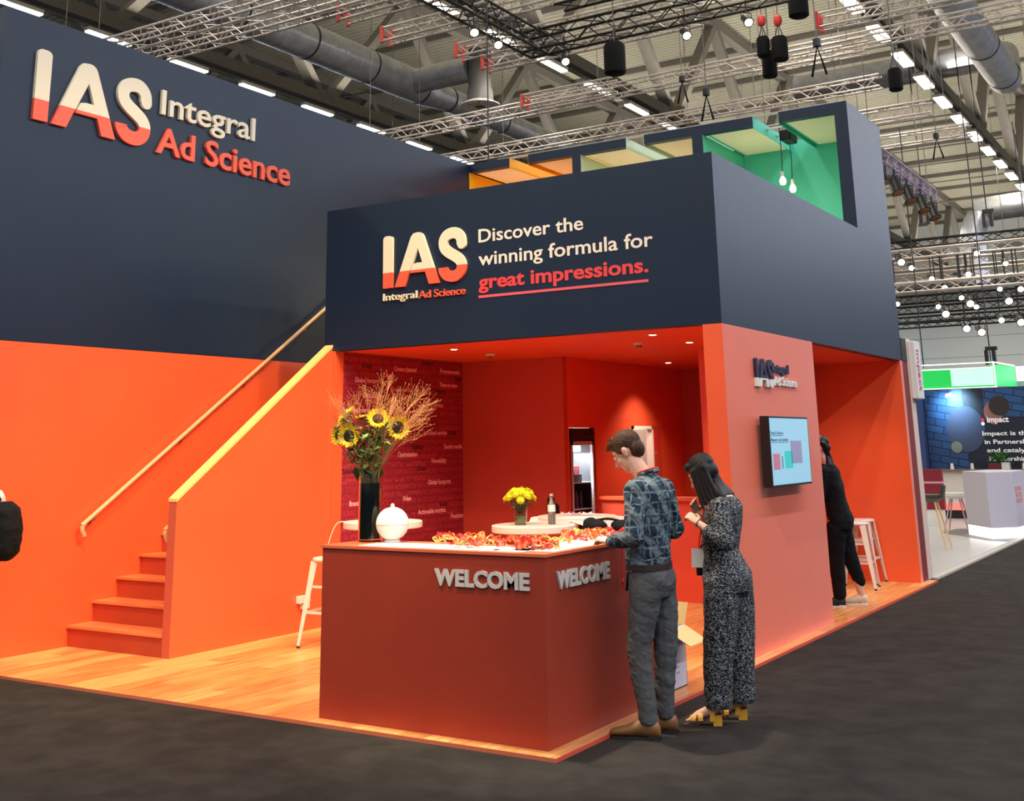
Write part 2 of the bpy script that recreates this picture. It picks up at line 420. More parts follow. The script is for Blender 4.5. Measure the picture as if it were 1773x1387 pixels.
def logo_ias(o, ax, ay, n_, width, h, depth, top, low, parent, split=.29):
    """three raised letters; local units: height 1, total width 1.98"""
    k = width / 1.98; AX = Vector(ax) * k; AY = Vector(ay) * h; N = Vector(n_)
    def letter(name, fill):
        mb = MB(); fill(mb); me = mb.mesh(name, [top, low]); off = parent_world(parent)
        bm = bmesh.new(); bm.from_mesh(me); pc = Vector(o) + AY * split
        bmesh.ops.bisect_plane(bm, geom=bm.verts[:] + bm.edges[:] + bm.faces[:], plane_co=pc, plane_no=Vector(ay).normalized())
        for f in bm.faces: f.material_index = 1 if (f.calc_center_median() - pc).dot(Vector(ay)) < 0 else 0
        for v in bm.verts: v.co -= off
        bm.to_mesh(me); bm.free(); return link(name, me, parent, off)
    def fI(mb): mb.prism([(0, 0), (.23, 0), (.23, .95), (.2, .985), (.15, 1), (.06, 1), (.02, .98), (0, .94)], o, AX, AY, N, depth)
    def fA(mb):
        mb.prism([(.29, 0), (.53, 0), (.60, .16), (.86, .72), (.90, .80), (.84, 1.0), (.74, .985), (.68, .92)], o, AX, AY, N, depth * .97)
        mb.prism([(.84, 1.0), (.90, .995), (.96, .96), (.99, .91), (1.36, 0), (1.12, 0), (.84, .74)], o, AX, AY, N, depth)
        mb.prism([(.66, .24), (1.24, .24), (1.10, .42), (.82, .42), (.74, .40)], o, AX, AY, N, depth * .985)
    def fS(mb):
        c = cr([(1.88, .68), (1.86, .80), (1.77, .885), (1.66, .90), (1.53, .86), (1.46, .76), (1.48, .64), (1.57, .555), (1.70, .48), (1.82, .40), (1.88, .30), (1.86, .185), (1.77, .11), (1.66, .095), (1.54, .125), (1.46, .21), (1.45, .27)], 4)
        ribbon2d(mb, c, .205, o, AX, AY, N, depth)
        mb.prism(circ((1.885, .68), .098, 16), o, AX, AY, N, depth * .999)
    letter('letter_i', fI); letter('letter_a', fA); letter('letter_s', fS)

# ================================================================ SETTING
XL, YT, YC, YB, YE = -5.78, 3.11, 5.59, 7.77, 9.35
H0, H1, H2 = 2.75, 4.287, 5.93
FZ = -.022                                          # carpet level; the platform top is z = 0
struct('floor', box((-60, -40, FZ - .1), (50, 95, FZ)), CARPET)
# platform with laminate planks
plat = struct('trim_1', box((XL, -.115, FZ), (.115, 9.61, -.009)), mat('platform_edge', (232, 120, 66), .5))
pm = MB().box((-.093, -.64, -.008), (.093, .64, 0)).mesh('plank', PLANK)
short = {}
row = 0; x = XL + .095
while x < .12:
    y = -.115 - (row % 3) * .43; 
    while y < 9.55:
        a, b = max(y, -.115), min(y + 1.283, 9.60)
        xe = min(x + .0935, .115)
        if b - a > .05:
            if abs(b - a - 1.283) < .01 and xe > x + .09: me = pm
            else:
                k = (round(b - a, 2), round(xe - x, 3))
                if k not in short: short[k] = MB().box((-.093, -(b - a) / 2 + .0015, -.008), (xe - x - .0005, (b - a) / 2 - .0015, 0)).mesh('plank', PLANK)
                me = short[k]
            o = link('plank', me, plat, (x, (a + b) / 2, 0))
        y += 1.283
    x += .19; row += 1
# red edge strip facing the aisle
struct('trim_2', box((.1155, -.1155, FZ), (.119, 9.61, .001)), mat('edge_strip_red', (226, 84, 62), .5))
struct('trim_3', box((XL, -.119, FZ), (.119, -.1155, .001)), mat('edge_strip_orange', (226, 116, 80), .5))

# left wall: orange below, navy above, 16 cm thick
wl = frame('wall_left', (XL, 4, 0))
box((XL - .16, -.15, 0), (XL, YE, H0)).build('orange_panel', ORANGE, wl)
box((XL - .16, -.15, H0 + .004), (XL + .002, YE, H2)).build('navy_panel', NAVY, wl)

# tower: front fascia, side fascia, ceiling, interior walls
wf = frame('wall_front', (-2.26, YT, H0))
box((-4.523, YT, H0), (0, YT + .12, H1)).build('navy_fascia', NAVY, wf)
ws = frame('wall_right', (0, 6, 0))
box((-.12, YT + .12, H0), (0, YB, H1)).build('navy_side_panel', NAVY, ws)
box((-.12, YB, H0), (0, YE, H2)).build('navy_side_panel', NAVY, ws)
box((-.18, YT, 0), (0, YC, H0)).build('orange_column_panel', ORANGE, ws)
# the face of the column panel is one lift-off sheet facing the aisle
struct('wall_column_left', box((-4.523, YT, 0), (-4.372, YT + .14, H0)), ORANGE)
struct('ceiling_lower', box((-4.4, YT + .12, H0), (-.12, YE, H0 + .1)), ORANGE_IN)
# word wall
ww = frame('wall_words', (-4.4, 4.35, 0))
box((-4.46, YT + .14, 0), (-4.368, YC - .09, H0)).build('wallpaper', WORDP, ww)
WORDS = [('Scale','d',3.56,2.62,0.16),('Science','d',4.66,2.70,0.22),('Cross-channel','p',4.13,2.61,0.42),('Display','p',3.94,2.53,0.21),('Programmatic','p',5.03,2.62,0.41),('Scale','d',5.33,2.54,0.15),('Global footprint','p',3.44,2.46,0.46),('Time-in-view','p',5.01,2.46,0.38),('Social media','p',4.08,2.38,0.38),('Science','d',4.91,2.38,0.23),('Optimisation','p',3.58,2.30,0.37),('Scale','d',4.45,2.30,0.17),('Cross-device','p',4.70,2.22,0.38),('Localised service','p',3.26,2.14,0.50),('Localised service','p',4.70,1.90,0.46),('Scale','d',5.19,1.90,0.16),('Social media','p',5.10,1.74,0.38),('Science','d',4.47,1.74,0.21),('Optimisation','p',4.21,1.66,0.36),('Viewability','p',4.84,1.58,0.31),('Scale','d',4.58,1.50,0.16),('Science','d',3.26,1.50,0.22),('Global footprint','p',4.78,1.34,0.46),('Video','p',4.30,1.18,0.16),('Brand safety','p',3.38,1.17,0.34),('Scale','d',5.01,1.09,0.16),('Actionable insights','p',4.59,1.02,0.54),('Precision','p',5.24,0.94,0.25),('Science','d',4.86,0.70,0.21),('Scale','d',3.78,1.33,0.15)]
WP = mat('printed_pink', (255, 190, 196), .6, emit=0); WD = mat('printed_black', (30, 8, 16), .6)
for t, c, y, z, wd in WORDS:
    text(t, (-4.368, y, z - .02), (0, 1, 0), (0, 0, 1), (1, 0, 0), min(wd, 5.49 - y), .054, .0008, WP if c == 'p' else WD, ww, 'printed_word', bold=.02)
struct('wall_middle', box((-4.46, YC - .09, 0), (-2.95, YC, H0)), RED_IN)
# wall with the fridge recess and the serving opening (faces +X)
wk = frame('wall_kitchen', (-2.95, 7.2, 0))
for a, b, c, d in grid_holes(YC, YE - .5, 0, H0, [(5.615, 6.257, 0, 1.94), (7.25, 8.1, .95, 1.965)]):
    box((-3.03, a, c), (-2.95, b, d)).build('wall_panel', ORANGE_IN, wk)
struct('wall_back', box((-4.0, 8.85, 0), (-1.28, 8.95, H0)), RED_IN)
# little white store room seen through the opening
sr = frame('wall_store_room', (-3.9, 7.7, 0))
box((-4.3, 8.80, 0), (-3.031, 8.848, H0)).box((-4.3, 6.6, 0), (-4.24, 8.79, H0)).build('white_panel', mat('store_white', (222, 228, 214), .6), sr)
box((-3.75, 8.76, .1), (-3.33, 8.799, 1.93)).build('grey_door_leaf', mat('store_door', (170, 178, 166), .6), sr)
fr = frame('window_1', (-2.95, 7.67, .95))
for a, b in (((-3.02, 7.25, .95), (-2.93, 7.29, 1.965)), ((-3.02, 7.25, 1.925), (-2.93, 7.86, 1.965)), ((-3.02, 7.82, .95), (-2.93, 7.86, 1.965))):
    box(a, b).build('white_frame', WHITE, fr)
box((-2.99, 7.87, .95), (-2.94, 8.1, 1.62)).build('red_shutter', RED_IN, fr); box((-2.995, 7.87, 1.63), (-2.945, 8.1, 1.965)).build('red_shutter', RED, fr)
light('store_room_light', 'POINT', (-3.6, 7.6, 2.4), 45, (.95, 1, .92), rad=.1)
lw = frame('wall_low', (-2.1, 6.3, 0))
box((-2.95, 6.3, 0), (-1.28, 6.4, 1.10)).build('low_panel', ORANGE_IN, lw)
box((-2.95, 6.27, 1.10), (-1.28, 6.43, 1.14)).build('capping_board', ORANGE, lw)
# alcove
struct('wall_alcove_back', box((-1.28, YC, 0), (-1.2, YE - .12, H0)), ORANGE)
struct('wall_alcove_side', box((-1.2, YC - .1, 0), (-.18, YC, H0)), ORANGE)
wa = frame('wall_alcove_end', (-.6, YE, 0))
box((-1.28, YE - .12, 0), (0, YE, H0)).build('orange_panel', ORANGE, wa)
box((-.4, YE, 0), (0, YE + .27, H0)).build('dark_red_post', mat('oxblood_paint', (130, 32, 26), .6), wa)

# upper rooms --------------------------------------------------------------
ub = frame('wall_upper_front', (-2.9, YB, H1))
def upx(a, b, c, d, nm='navy_panel'): box((a, YB, c), (b, YB + .12, d)).build(nm, NAVY, ub)
HB = 5.80
for a, b in ((-5.05, -4.72), (-3.11, -2.83), (-1.245, -.89)): pass
upx(XL + .002, -5.05, HB, H2); upx(-4.72, -3.11, HB, H2); upx(-2.83, -1.245, HB, H2); upx(-.89, -.1205, HB, H2)
for a, b in ((-3.98, -3.84), (-2.115, -1.96), (-.165, -.1205)): upx(a, b, H0 + .1, HB)
for wn, (a, b, s0, s1, wallm, gaps) in enumerate(((-5.77, -3.98, -5.05, -4.72, YELLOW, 0), (-3.84, -2.115, -3.11, -2.83, SAGE, 0), (-1.96, -.165, -1.245, -.89, GREEN, 0))):
    ro = frame('wall_room_%d' % (wn + 1), ((a + b) / 2, YB + .8, H0 + .1))
    lining = [(a - .02, a + .004, YB - .001, YE), (b - .004, b + .02, YB + .12, YE)]
    for x0, x1, y0, y1 in lining: box((x0, y0 + .003, H0 + .17), (x1, y1 - .031, HB - .001)).build('side_lining', wallm, ro)
    box((a, YE - .03, H0 + .1), (b, YE, H2)).build('back_lining', wallm, ro)
    for x0, x1 in ((a, s0), (s1, b)):
        box((x0, YB + .12, HB + .02), (x1, YE - .03, H2 - .005)).build('roof_panel', wallm, ro)
        box((x0 + .07, YB + .12, HB), (x1 - .03, YE - .1, HB + .018)).build('cream_ceiling_panel', PEACH, ro)
    box((s0 - .001, YB + .002, HB - .03), (s0 + .007, YE - .031, H2 - .002)).build('slot_edge_board', wallm, ro)
    box((s1 - .007, YB + .002, HB - .03), (s1 + .001, YE - .031, H2 - .002)).build('slot_edge_board', wallm, ro)
    light('upper_room_light', 'POINT', ((a + b) / 2 - .3, YB + .5, 4.35), 34, (1, .86, .62), rad=.25)
struct('floor_upper', MB().box((-4.40, YT + .12, H0 + .1), (-.12, YE, H0 + .16)).box((XL + .001, 5.2, H0 + .1), (-4.4, YE, H0 + .16)), NAVY)
struct('wall_landing', box((-4.523, YT + .12, H0), (-4.4, 5.2, H0 + 1.2)), NAVY)
struct('wall_upper_back', box((XL, YE - .001, H0), (-.12, YE + .06, H2)), NAVY)
struct('trim_4', MB().box((-5.3, YB + .06, H2 - .0), (-.1, YB + .1, H2 + .03)), mat('torn_film', (190, 182, 168), .6, bump=.8, bscale=30))

# stairs -------------------------------------------------------------------
XS0, XS1 = XL, -4.518
st = thing('staircase', ((XS0 + XS1) / 2, 1.06, 0), 'straight laminate staircase rising along the orange wall', 'staircase')
rise, run = .187, .267
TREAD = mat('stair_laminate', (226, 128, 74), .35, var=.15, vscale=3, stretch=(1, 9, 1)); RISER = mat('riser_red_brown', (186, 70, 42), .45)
for i in range(15):
    y = 1.06 + i * run; z = i * rise
    if z + rise > 2.8: break
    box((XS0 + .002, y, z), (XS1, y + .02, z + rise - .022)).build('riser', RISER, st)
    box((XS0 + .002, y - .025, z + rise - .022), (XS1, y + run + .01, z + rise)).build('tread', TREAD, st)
pw = frame('wall_stair', (-4.46, 1.06, 0))
sl = (2.66 - 1.308) / (2.933 - 1.06)
MB().prism([(1.06, 0), (3.11, 0), (3.11, 1.308 + sl * 2.05), (1.06, 1.308)], (-4.508, 0, 0), (0, 1, 0), (0, 0, 1), (1, 0, 0), .096).build('orange_panel', ORANGE, pw)
box((-4.509, 1.054, 0), (-4.411, 1.06, 1.306)).build('end_board', mat('end_board_paint', (205, 92, 66), .5), pw)
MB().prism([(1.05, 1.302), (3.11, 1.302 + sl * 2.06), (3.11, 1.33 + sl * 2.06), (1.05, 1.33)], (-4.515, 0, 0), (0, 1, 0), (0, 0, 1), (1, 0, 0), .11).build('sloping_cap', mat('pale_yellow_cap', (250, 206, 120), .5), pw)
# handrails
def handrail(x, s, y0, label, n, shift=0):
    y = lambda t: y0 + t
    zz = lambda t: 1.075 + (t) * .695 + shift
    h = thing('handrail', (x, y0, 1.0), label, 'handrail')
    MB().tube(cr([(x, y(.03), zz(0) - .10), (x, y(0), zz(0) - .04), (x, y(.02), zz(.02)), (x, y(.1), zz(.1)), (x, y(1.2), zz(1.2)), (x, y(n), zz(n))], 6), .021, 10).build('rail', WOODR, h, smooth=True)
    for t in (.13, 1.21, 2.09, 3.09):
        if t > n - .1: break
        b = MB(); b.tube([(x, y(t), zz(t) - .02), (x, y(t), zz(t) - .05), (x - s * .07, y(t), zz(t) - .06)], .007, 6); b.lathe([(.028, 0), (.028, .008)], (x - s * .078, y(t), zz(t) - .06), 12, 'X')
        b.build('bracket', mat('steel_bracket', (150, 140, 130), .3, metal=.9), h, smooth=True)
handrail(-5.70, 1, 1.075, 'pale beech handrail on the tall orange and navy wall', 3.62)
handrail(-4.60, -1, 1.11, 'short visible end of beech handrail behind the sloping stair wall', 2.2, -.02)
# stair void: upper landing edge
# lettering on the left wall ----------------------------------------------
sg = thing('wall_sign', (XL, .2, 4.88), 'large raised white and red letter sign high on the left navy wall', 'sign')
logo_ias((XL + .002, .205, 4.878), (0, 1, 0), (0, 0, 1), (1, 0, 0), 1.42, .722, .035, CREAM, CORAL, sg)
text('Integral', (XL + .002, 1.765, 5.302), (0, 1, 0), (0, 0, 1), (1, 0, 0), 1.42, .275, .035, CREAM, sg, 'letter', .010, letters=True)
text('Ad Science', (XL + .002, 1.727, 4.868), (0, 1, 0), (0, 0, 1), (1, 0, 0), 2.08, .295, .035, CORAL, sg, 'letter', .018, letters=True)
sg = thing('fascia_sign', (-3.71, YT, 3.2), 'raised white and coral three letter logo with small company name on navy fascia', 'sign')
NF = (0, -1, 0); AX = (1, 0, 0); AZ = (0, 0, 1)
logo_ias((-3.712, YT - .001, 3.36), AX, AZ, NF, 1.05, .55, .03, CREAM, CORAL, sg)
text('Integral', (-3.718, YT - .001, 3.232), AX, AZ, NF, .44, .075, .02, CREAM, sg, 'lettering', .004)
text('Ad Science', (-3.255, YT - .001, 3.222), AX, AZ, NF, .575, .077, .02, CORAL, sg, 'lettering', .004)
sg = thing('slogan_sign', (-1.6, YT, 3.2), 'white slogan lettering with red underlined last line on navy fascia', 'sign')
WL_ = mat('white_vinyl', (236, 226, 214), .5); RL = mat('red_vinyl', (224, 66, 70), .5); UL = mat('pink_vinyl', (226, 92, 106), .5)
text('Discover the', (-2.522, YT - .001, 3.726), AX, AZ, NF, 1.193, .135, .004, WL_, sg, 'lettering', .012)
text('winning formula for', (-2.524, YT - .001, 3.493), AX, AZ, NF, 1.91, .138, .004, WL_, sg, 'lettering', .012)
text('great impressions.', (-2.526, YT - .001, 3.262), AX, AZ, NF, 1.856, .142, .004, RL, sg, 'lettering', .026)
box((-2.527, YT - .006, 3.168), (-.676, YT - .001, 3.193)).build('underline', UL, sg)
sg = thing('column_sign', (0, 4.3, 2.2), 'small raised navy and white letter sign on the salmon column', 'sign')
YY = (0, 1, 0); NX = (1, 0, 0)
logo_ias((.001, 3.81, 2.236), YY, AZ, NX, .455, .255, .03, NAVYL, WHITE, sg, .3)
text('Integral', (.001, 4.295, 2.385), YY, AZ, NX, .44, .085, .02, NAVYL, sg, 'lettering', .03)
text('Ad Science', (.001, 4.31, 2.262), YY, AZ, NX, .64, .085, .02, WHITE, sg, 'lettering', .02)

# reception counter --------------------------------------------------------
ct = thing('reception_counter', (-.8, .3, 0), 'large terracotta corner reception counter with welcome lettering', 'counter')
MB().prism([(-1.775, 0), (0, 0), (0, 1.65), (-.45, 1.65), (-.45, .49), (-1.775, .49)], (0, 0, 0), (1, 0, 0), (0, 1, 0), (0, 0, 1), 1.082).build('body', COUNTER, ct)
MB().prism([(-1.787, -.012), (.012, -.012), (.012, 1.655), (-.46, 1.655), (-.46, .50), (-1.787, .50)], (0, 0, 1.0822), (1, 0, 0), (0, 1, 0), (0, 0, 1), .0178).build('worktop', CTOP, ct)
text('WELCOME', (-.818, -.001, .89), AX, AZ, NF, .712, .102, .014, GREYL, ct, 'letter', .04, letters=True)
text('WELCOME', (.001, .128, .888), YY, AZ, NX, .70, .105, .014, GREYL, ct, 'letter', .04, letters=True)

# TV on the column ---------------------------------------------------------
tv = thing('television', (.08, 4.33, 1.35), 'black framed flat screen showing coloured squares on salmon column', 'television')
box((.035, 3.78, 1.35), (.118, 4.88, 1.97)).build('casing', BLK, tv, bevel=.004)
SCR = mat('screen_blue', (150, 196, 214), .25, emit=.42, ecol=(160, 205, 222))
box((.1182, 3.80, 1.368), (.1195, 4.86, 1.952)).build('screen', SCR, tv)
def scr(a, b, c, d, col, nm='screen_square'):
    box((.1197, a, c), (.1205, b, d)).build(nm, mat('scr_%d_%d_%d' % col, col, .3, emit=.4), tv)
scr(3.835, 4.01, 1.50, 1.64, (186, 118, 132)); scr(4.055, 4.095, 1.508, 1.615, (120, 140, 165))
scr(4.144, 4.36, 1.507, 1.66, (60, 196, 184)); scr(4.323, 4.634, 1.546, 1.75, (146, 140, 168))
scr(3.81, 4.14, 1.795, 1.80, (60, 96, 130), 'text_underline'); scr(3.81, 4.27, 1.735, 1.74, (60, 96, 130), 'text_underline')
TD = mat('scr_text', (60, 96, 130), .3)
text('Brand Science', (.1197, 3.812, 1.808), YY, AZ, NX, .33, .028, .0008, TD, tv, 'screen_text', .01)
text('Measure and optimise', (.1197, 3.812, 1.748), YY, AZ, NX, .46, .028, .0008, TD, tv, 'screen_text', .01)
box((.0, 4.15, 1.5), (.035, 4.5, 1.8)).build('wall_bracket', BLK, tv)

# downlights, detectors ----------------------------------------------------
DL = [(-3.28, 3.756), (-.925, 3.674), (-.995, 4.707), (-2.448, 7.373)]
names = ['nearest the word wall', 'nearest the front edge by the column', 'behind the front one by the column', 'deepest in the red room']
for (x, y), nm in zip(DL, names):
    d = thing('downlight', (x, y, H0), 'round recessed ceiling downlight ' + nm, 'downlight', 'downlights in the red ceiling')
    MB().lathe([(.035, -.001), (.05, -.001), (.05, -.006), (.033, -.006)], (x, y, H0), 20).build('ring', WHITE, d)
    MB().lathe([(.034, -.004), (.034, -.007)], (x, y, H0), 16).build('lens', LAMPW, d)
for x, y, e in ((-3.28, 3.756, 85), (-.925, 3.674, 60), (-.995, 4.707, 70), (-2.448, 7.373, 130), (-.6, 7.0, 85), (-.55, 8.4, 40)):
    light('downlight_beam', 'SPOT', (x, y, H0 - .02), e, (1, .8, .56), (x, y, 0), angle=110, blend=.9, rad=.03)
for x, y, nm in ((-3.389, 4.631, 'beside the word wall'), (-1.456, 4.469, 'near the column')):
    d = thing('smoke_detector', (x, y, H0), 'white smoke detector on red ceiling ' + nm, 'detector', 'smoke detectors on the red ceiling')
    MB().lathe([(.055, 0), (.055, -.012), (.05, -.02)], (x, y, H0), 20).build('base', WHITE, d, smooth=True)
    MB().lathe([(.034, -.02), (.03, -.04), (.015, -.045)], (x, y, H0), 16).build('sensor', mat('grey_plastic', (120, 110, 104), .5), d, smooth=True)
# fridge -------------------------------------------------------------------
fg = thing('drinks_fridge', (-3.2, 5.94, 0), 'tall glass door drinks fridge glowing white in the red wall', 'fridge')
FX0, FX1, FY0, FY1 = -3.42, -2.96, 5.625, 6.247
c = MB(); c.box((FX0, FY0, .0), (FX0 + .03, FY1, 1.93)); c.box((FX0, FY0, 0), (FX1, FY0 + .035, 1.93)); c.box((FX0, FY1 - .035, 0), (FX1, FY1, 1.93)); c.box((FX0, FY0, 0), (FX1, FY1, .12)); c.build('cabinet', BLK, fg)
box((FX0 + .03, FY0 + .035, 1.78), (FX1 + .02, FY1 - .035, 1.93)).build('header', BLK, fg)
c = MB(); c.box((FX0 + .032, FY0 + .036, .12), (FX0 + .04, FY1 - .036, 1.78)); c.build('liner', mat('fridge_liner', (215, 222, 230), .5), fg)
d = MB(); 
for a, b in (((FX1 - .02, FY0 + .036, .12), (FX1 + .01, FY0 + .075, 1.78)), ((FX1 - .02, FY1 - .075, .12), (FX1 + .01, FY1 - .036, 1.78)), ((FX1 - .02, FY0 + .036, 1.74), (FX1 + .01, FY1 - .036, 1.78)), ((FX1 - .02, FY0 + .036, .12), (FX1 + .01, FY1 - .036, .16))): d.box(a, b)
dr = d.build('door', mat('grey_trim', (196, 184, 184), .4), fg)
box((FX0 + .05, FY0 + .06, 1.66), (FX0 + .3, FY1 - .06, 1.73)).build('light_panel', mat('fridge_lamp', (255, 255, 255), .5, emit=7), fg)
for z in (.4, .7, 1.0, 1.3):
    box((FX0 + .04, FY0 + .036, z), (FX1 - .04, FY1 - .036, z + .012)).build('shelf', mat('shelf_glass', (190, 215, 230), .3), fg)
light('fridge_light', 'AREA', (-3.15, 5.94, 1.65), 40, (.9, .95, 1), (-3.15, 5.94, 0), .3, .4)
bt = MB().lathe([(.03, 0), (.03, .12), (.012, .17), (.012, .2)], (0, 0, 0), 10).mesh('bottle', mat('dark_bottle', (60, 40, 60), .2), True)
for z in (.412, .712, 1.012):
    for j in range(5):
        o = link('drink_bottle', bt, None, (-3.12, 5.72 + j * .11, z)); tag(o, 'small dark bottle standing inside the drinks fridge', 'bottle', 'bottles in the fridge')
o = box((-3.2, 5.72, 1.312), (-3.02, 6.02, 1.40)).build('drinks_carton', BLK); tag(o, 'black carton on the upper fridge shelf', 'carton')
o = box((-3.18, 5.74, 1.4), (-3.04, 6.0, 1.5)).build('pink_pack', mat('pack_pink', (190, 110, 120), .5)); tag(o, 'pink packet on the black carton in the fridge', 'packet')

# ================================================================ HALL
ORD = ['first', 'second', 'third', 'fourth', 'fifth', 'sixth', 'seventh', 'eighth', 'ninth', 'tenth', 'eleventh', 'twelfth', 'thirteenth', 'fourteenth', 'fifteenth', 'sixteenth', 'seventeenth', 'eighteenth', 'nineteenth', 'twentieth', 'twenty first', 'twenty second']
# roof deck, corrugated with ribs along X
m_ = MB(); y = 2.0; p = .34
while y < 95:
    for a, b, z0, z1 in ((0, .16, 19.7, 19.7), (.16, .2, 19.7, 19.6), (.2, .3, 19.6, 19.6), (.3, .34, 19.6, 19.7)):
        m_.add([(-62, y + a, z0), (40, y + a, z0), (40, y + b, z1), (-62, y + b, z1)], [(0, 1, 2, 3)])
    y += p
struct('ceiling', m_, DECKM)
wb = frame('wall_back_hall', (-10, 95, 0))
WBM = mat('hall_wall_panel', (232, 238, 238), .6)
for i in range(12):
    for j in range(6):
        box((-70 + j * 20 + .02, 95, i * 1.65 + .015), (-50 + j * 20 - .02, 95.15, i * 1.65 + 1.635)).build('wall_panel', WBM, wb)
box((-70, 95.05, 0), (50, 95.3, 20)).build('backing', mat('hall_wall_joint', (110, 112, 112), .7), wb)
wd = frame('door_1', (-14, 94.9, 17)) 
for k in range(8):
    box((-24 + k * 3, 94.9, 16.3), (-21.8 + k * 3, 94.99, 17.6)).build('clerestory_pane', mat('clerestory', (150, 160, 165), .2), wd)
wd.name = 'window_2'
# purlins
for k in range(22):
    y = 4.7 + k * 4.7
    o = box((-60, y - .07, 19.35), (38, y + .07, 19.6)).build('roof_purlin', STEEL); tag(o, ORD[k] + ' grey purlin under the roof deck, counted from the near side', 'beam', 'roof purlins')
for k, y in enumerate((9, 20.3, 26, 36, 44, 50, 57.5, 64.5, 69, 74.7, 82)):
    o = MB().tube([(-58, y, 18.9), (36, y, 18.9)], .05, 6).build('sprinkler_pipe', STEEL, smooth=True); tag(o, ORD[k] + ' long thin pipe below the roof deck, counted from the near side', 'pipe', 'pipes under the roof')
# main roof trusses along Y, one every 9.4 m
for ti, x in enumerate((-50.9, -41.5, -32.1, -22.7, -13.3, -3.9, 5.5)):
    lab = ['outermost far left', 'second far left', 'distant left', 'nearest to the tall navy wall', 'middle, above the upper rooms', 'right, above the long dense lamp row', 'rightmost'][ti]
    t = thing('roof_truss', (x, 42, 13.7), 'grey steel roof truss, ' + lab, 'truss', 'grey roof trusses')
    y0, y1 = (4.6, 94) if x > -30 else (14, 94)
    box((x - .2, y0, 13.72), (x + .2, y1, 14.12)).build('bottom_chord', STEEL, t)
    box((x - .2, y0, 18.95), (x + .2, y1, 19.35)).build('top_chord', STEEL, t)
    k = 0
    while 4.7 + 9.4 * k < 94:
        yb = 4.7 + 9.4 * k
        for s in (-1, 1):
            if yb + s * 4.7 < y0 - 1 or yb + s * 4.7 > 94 or yb < y0 - .5: continue
            MB().bar((x, yb + s * .25, 14.0), (x, yb + s * 4.6, 19.0), .3, .42, (1, 0, 0)).build('diagonal', STEEL, t)
        k += 1
# luminaires beneath the trusses
def luminaire(name, mat_, label, group, hw=.1):
    r = thing(name, (0, 0, 13.45), label, 'ceiling light', group)
    off = Vector((0, 0, 13.45))
    MB().box((-hw, -.78, 13.45), (hw, .78, 13.56)).build('housing', WHITE, r)
    MB().box((-hw * .88, -.76, 13.405), (hw * .88, .76, 13.4495)).build('diffuser', mat_, r)
    return r
for x, ys, mt, lb in ((-22.7, [11.1 + 3.03 * k for k in range(10)], GLOWC, 'cool white ceiling light in the left row'),
                      (-13.3, [14.6 + 3.03 * k for k in range(10)], GLOWW, 'white ceiling light in the middle row'),
                      (-3.9, [23.9 + 2.86 * k for k in range(22)], GLOWW, 'warm ceiling light in the long right row')):
    l0 = None
    for k, y in enumerate(ys):
        lk = ORD[k] + ' ' + lb + ', counted from the near end'
        if l0 is None: l0 = luminaire('linear_luminaire', mt, lk, lb, .1 if x < -20 else .13 if x < -5 else .19); l0.location = (x, y, 13.45)
        else: dup(l0, (x, y, 13.45), lk)
    rl = MB().box((x - .06, ys[0] - 2, 13.56), (x + .06, ys[-1] + 2, 13.64)).build('light_rail', STEEL); tag(rl, 'grey mounting rail carrying the ceiling lights of ' + ' '.join(lb.split()[-3:]), 'rail', 'rails of the ceiling lights')

# box trusses hung on the grid ---------------------------------------------
def truss(p, q, label, size=.29, m_=ALU, lm=None, end=None, group=None, seg=.34, tr=.025, name='aluminium_truss', ladder=False):
    p, q = Vector(p), Vector(q); t = thing(name, p, label, 'truss', group)
    d = (q - p).normalized(); sd = d.cross(Vector((0, 0, 1))).normalized(); h = size / 2; up = Vector((0, 0, 1))
    cs = [(1, 1), (1, -1), (-1, -1), (-1, 1)]
    for a, b in cs:
        o = sd * a * h + up * (b * h + h)
        MB().tube([p + o, q + o], tr, 6).build('chord', m_, t, smooth=True)
    L = MB(); n = max(2, int((q - p).length / seg)); st_ = (q - p) / n
    for i in range(n):
        for k in range(4):
            a, b = cs[k], cs[(k + 1) % 4]
            if i % 2: a, b = b, a
            A = p + st_ * i + sd * a[0] * h + up * (a[1] * h + h); B = p + st_ * (i + 1) + sd * b[0] * h + up * (b[1] * h + h)
            L.tube([A, B], tr * .5, 4, cap=False)
    lc = L.build('lacing', lm or m_, t, smooth=True); lc['kind'] = 'stuff'
    for f_, wn in ((((.15, 'left'), (.85, 'right'))) if 'distant' not in (group or '') else ((.5, 'middle'),)):
        c0 = p.lerp(q, f_) + up * size + sd * h; tag(MB().tube([c0, (c0.x, c0.y, 19.6)], .01, 4).build('suspension_wire', STEEL), ' '.join((wn + ' wire holding the ' + label).split()[:16]), 'wire', 'wires carrying the trusses')
    if end:
        e = MB()
        c0 = p - d * .02
        for a in (1, -1): e.bar(c0 + sd * a * h * 1.05 - up * .04, c0 + sd * a * h * 1.05 + up * (2 * h + .04), .05, .07, d)
        e.bar(c0 - sd * h * 1.2 + up * (h), c0 + sd * h * 1.2 + up * h, .04, .04)
        e.build('end_plate', end, t)
    return t
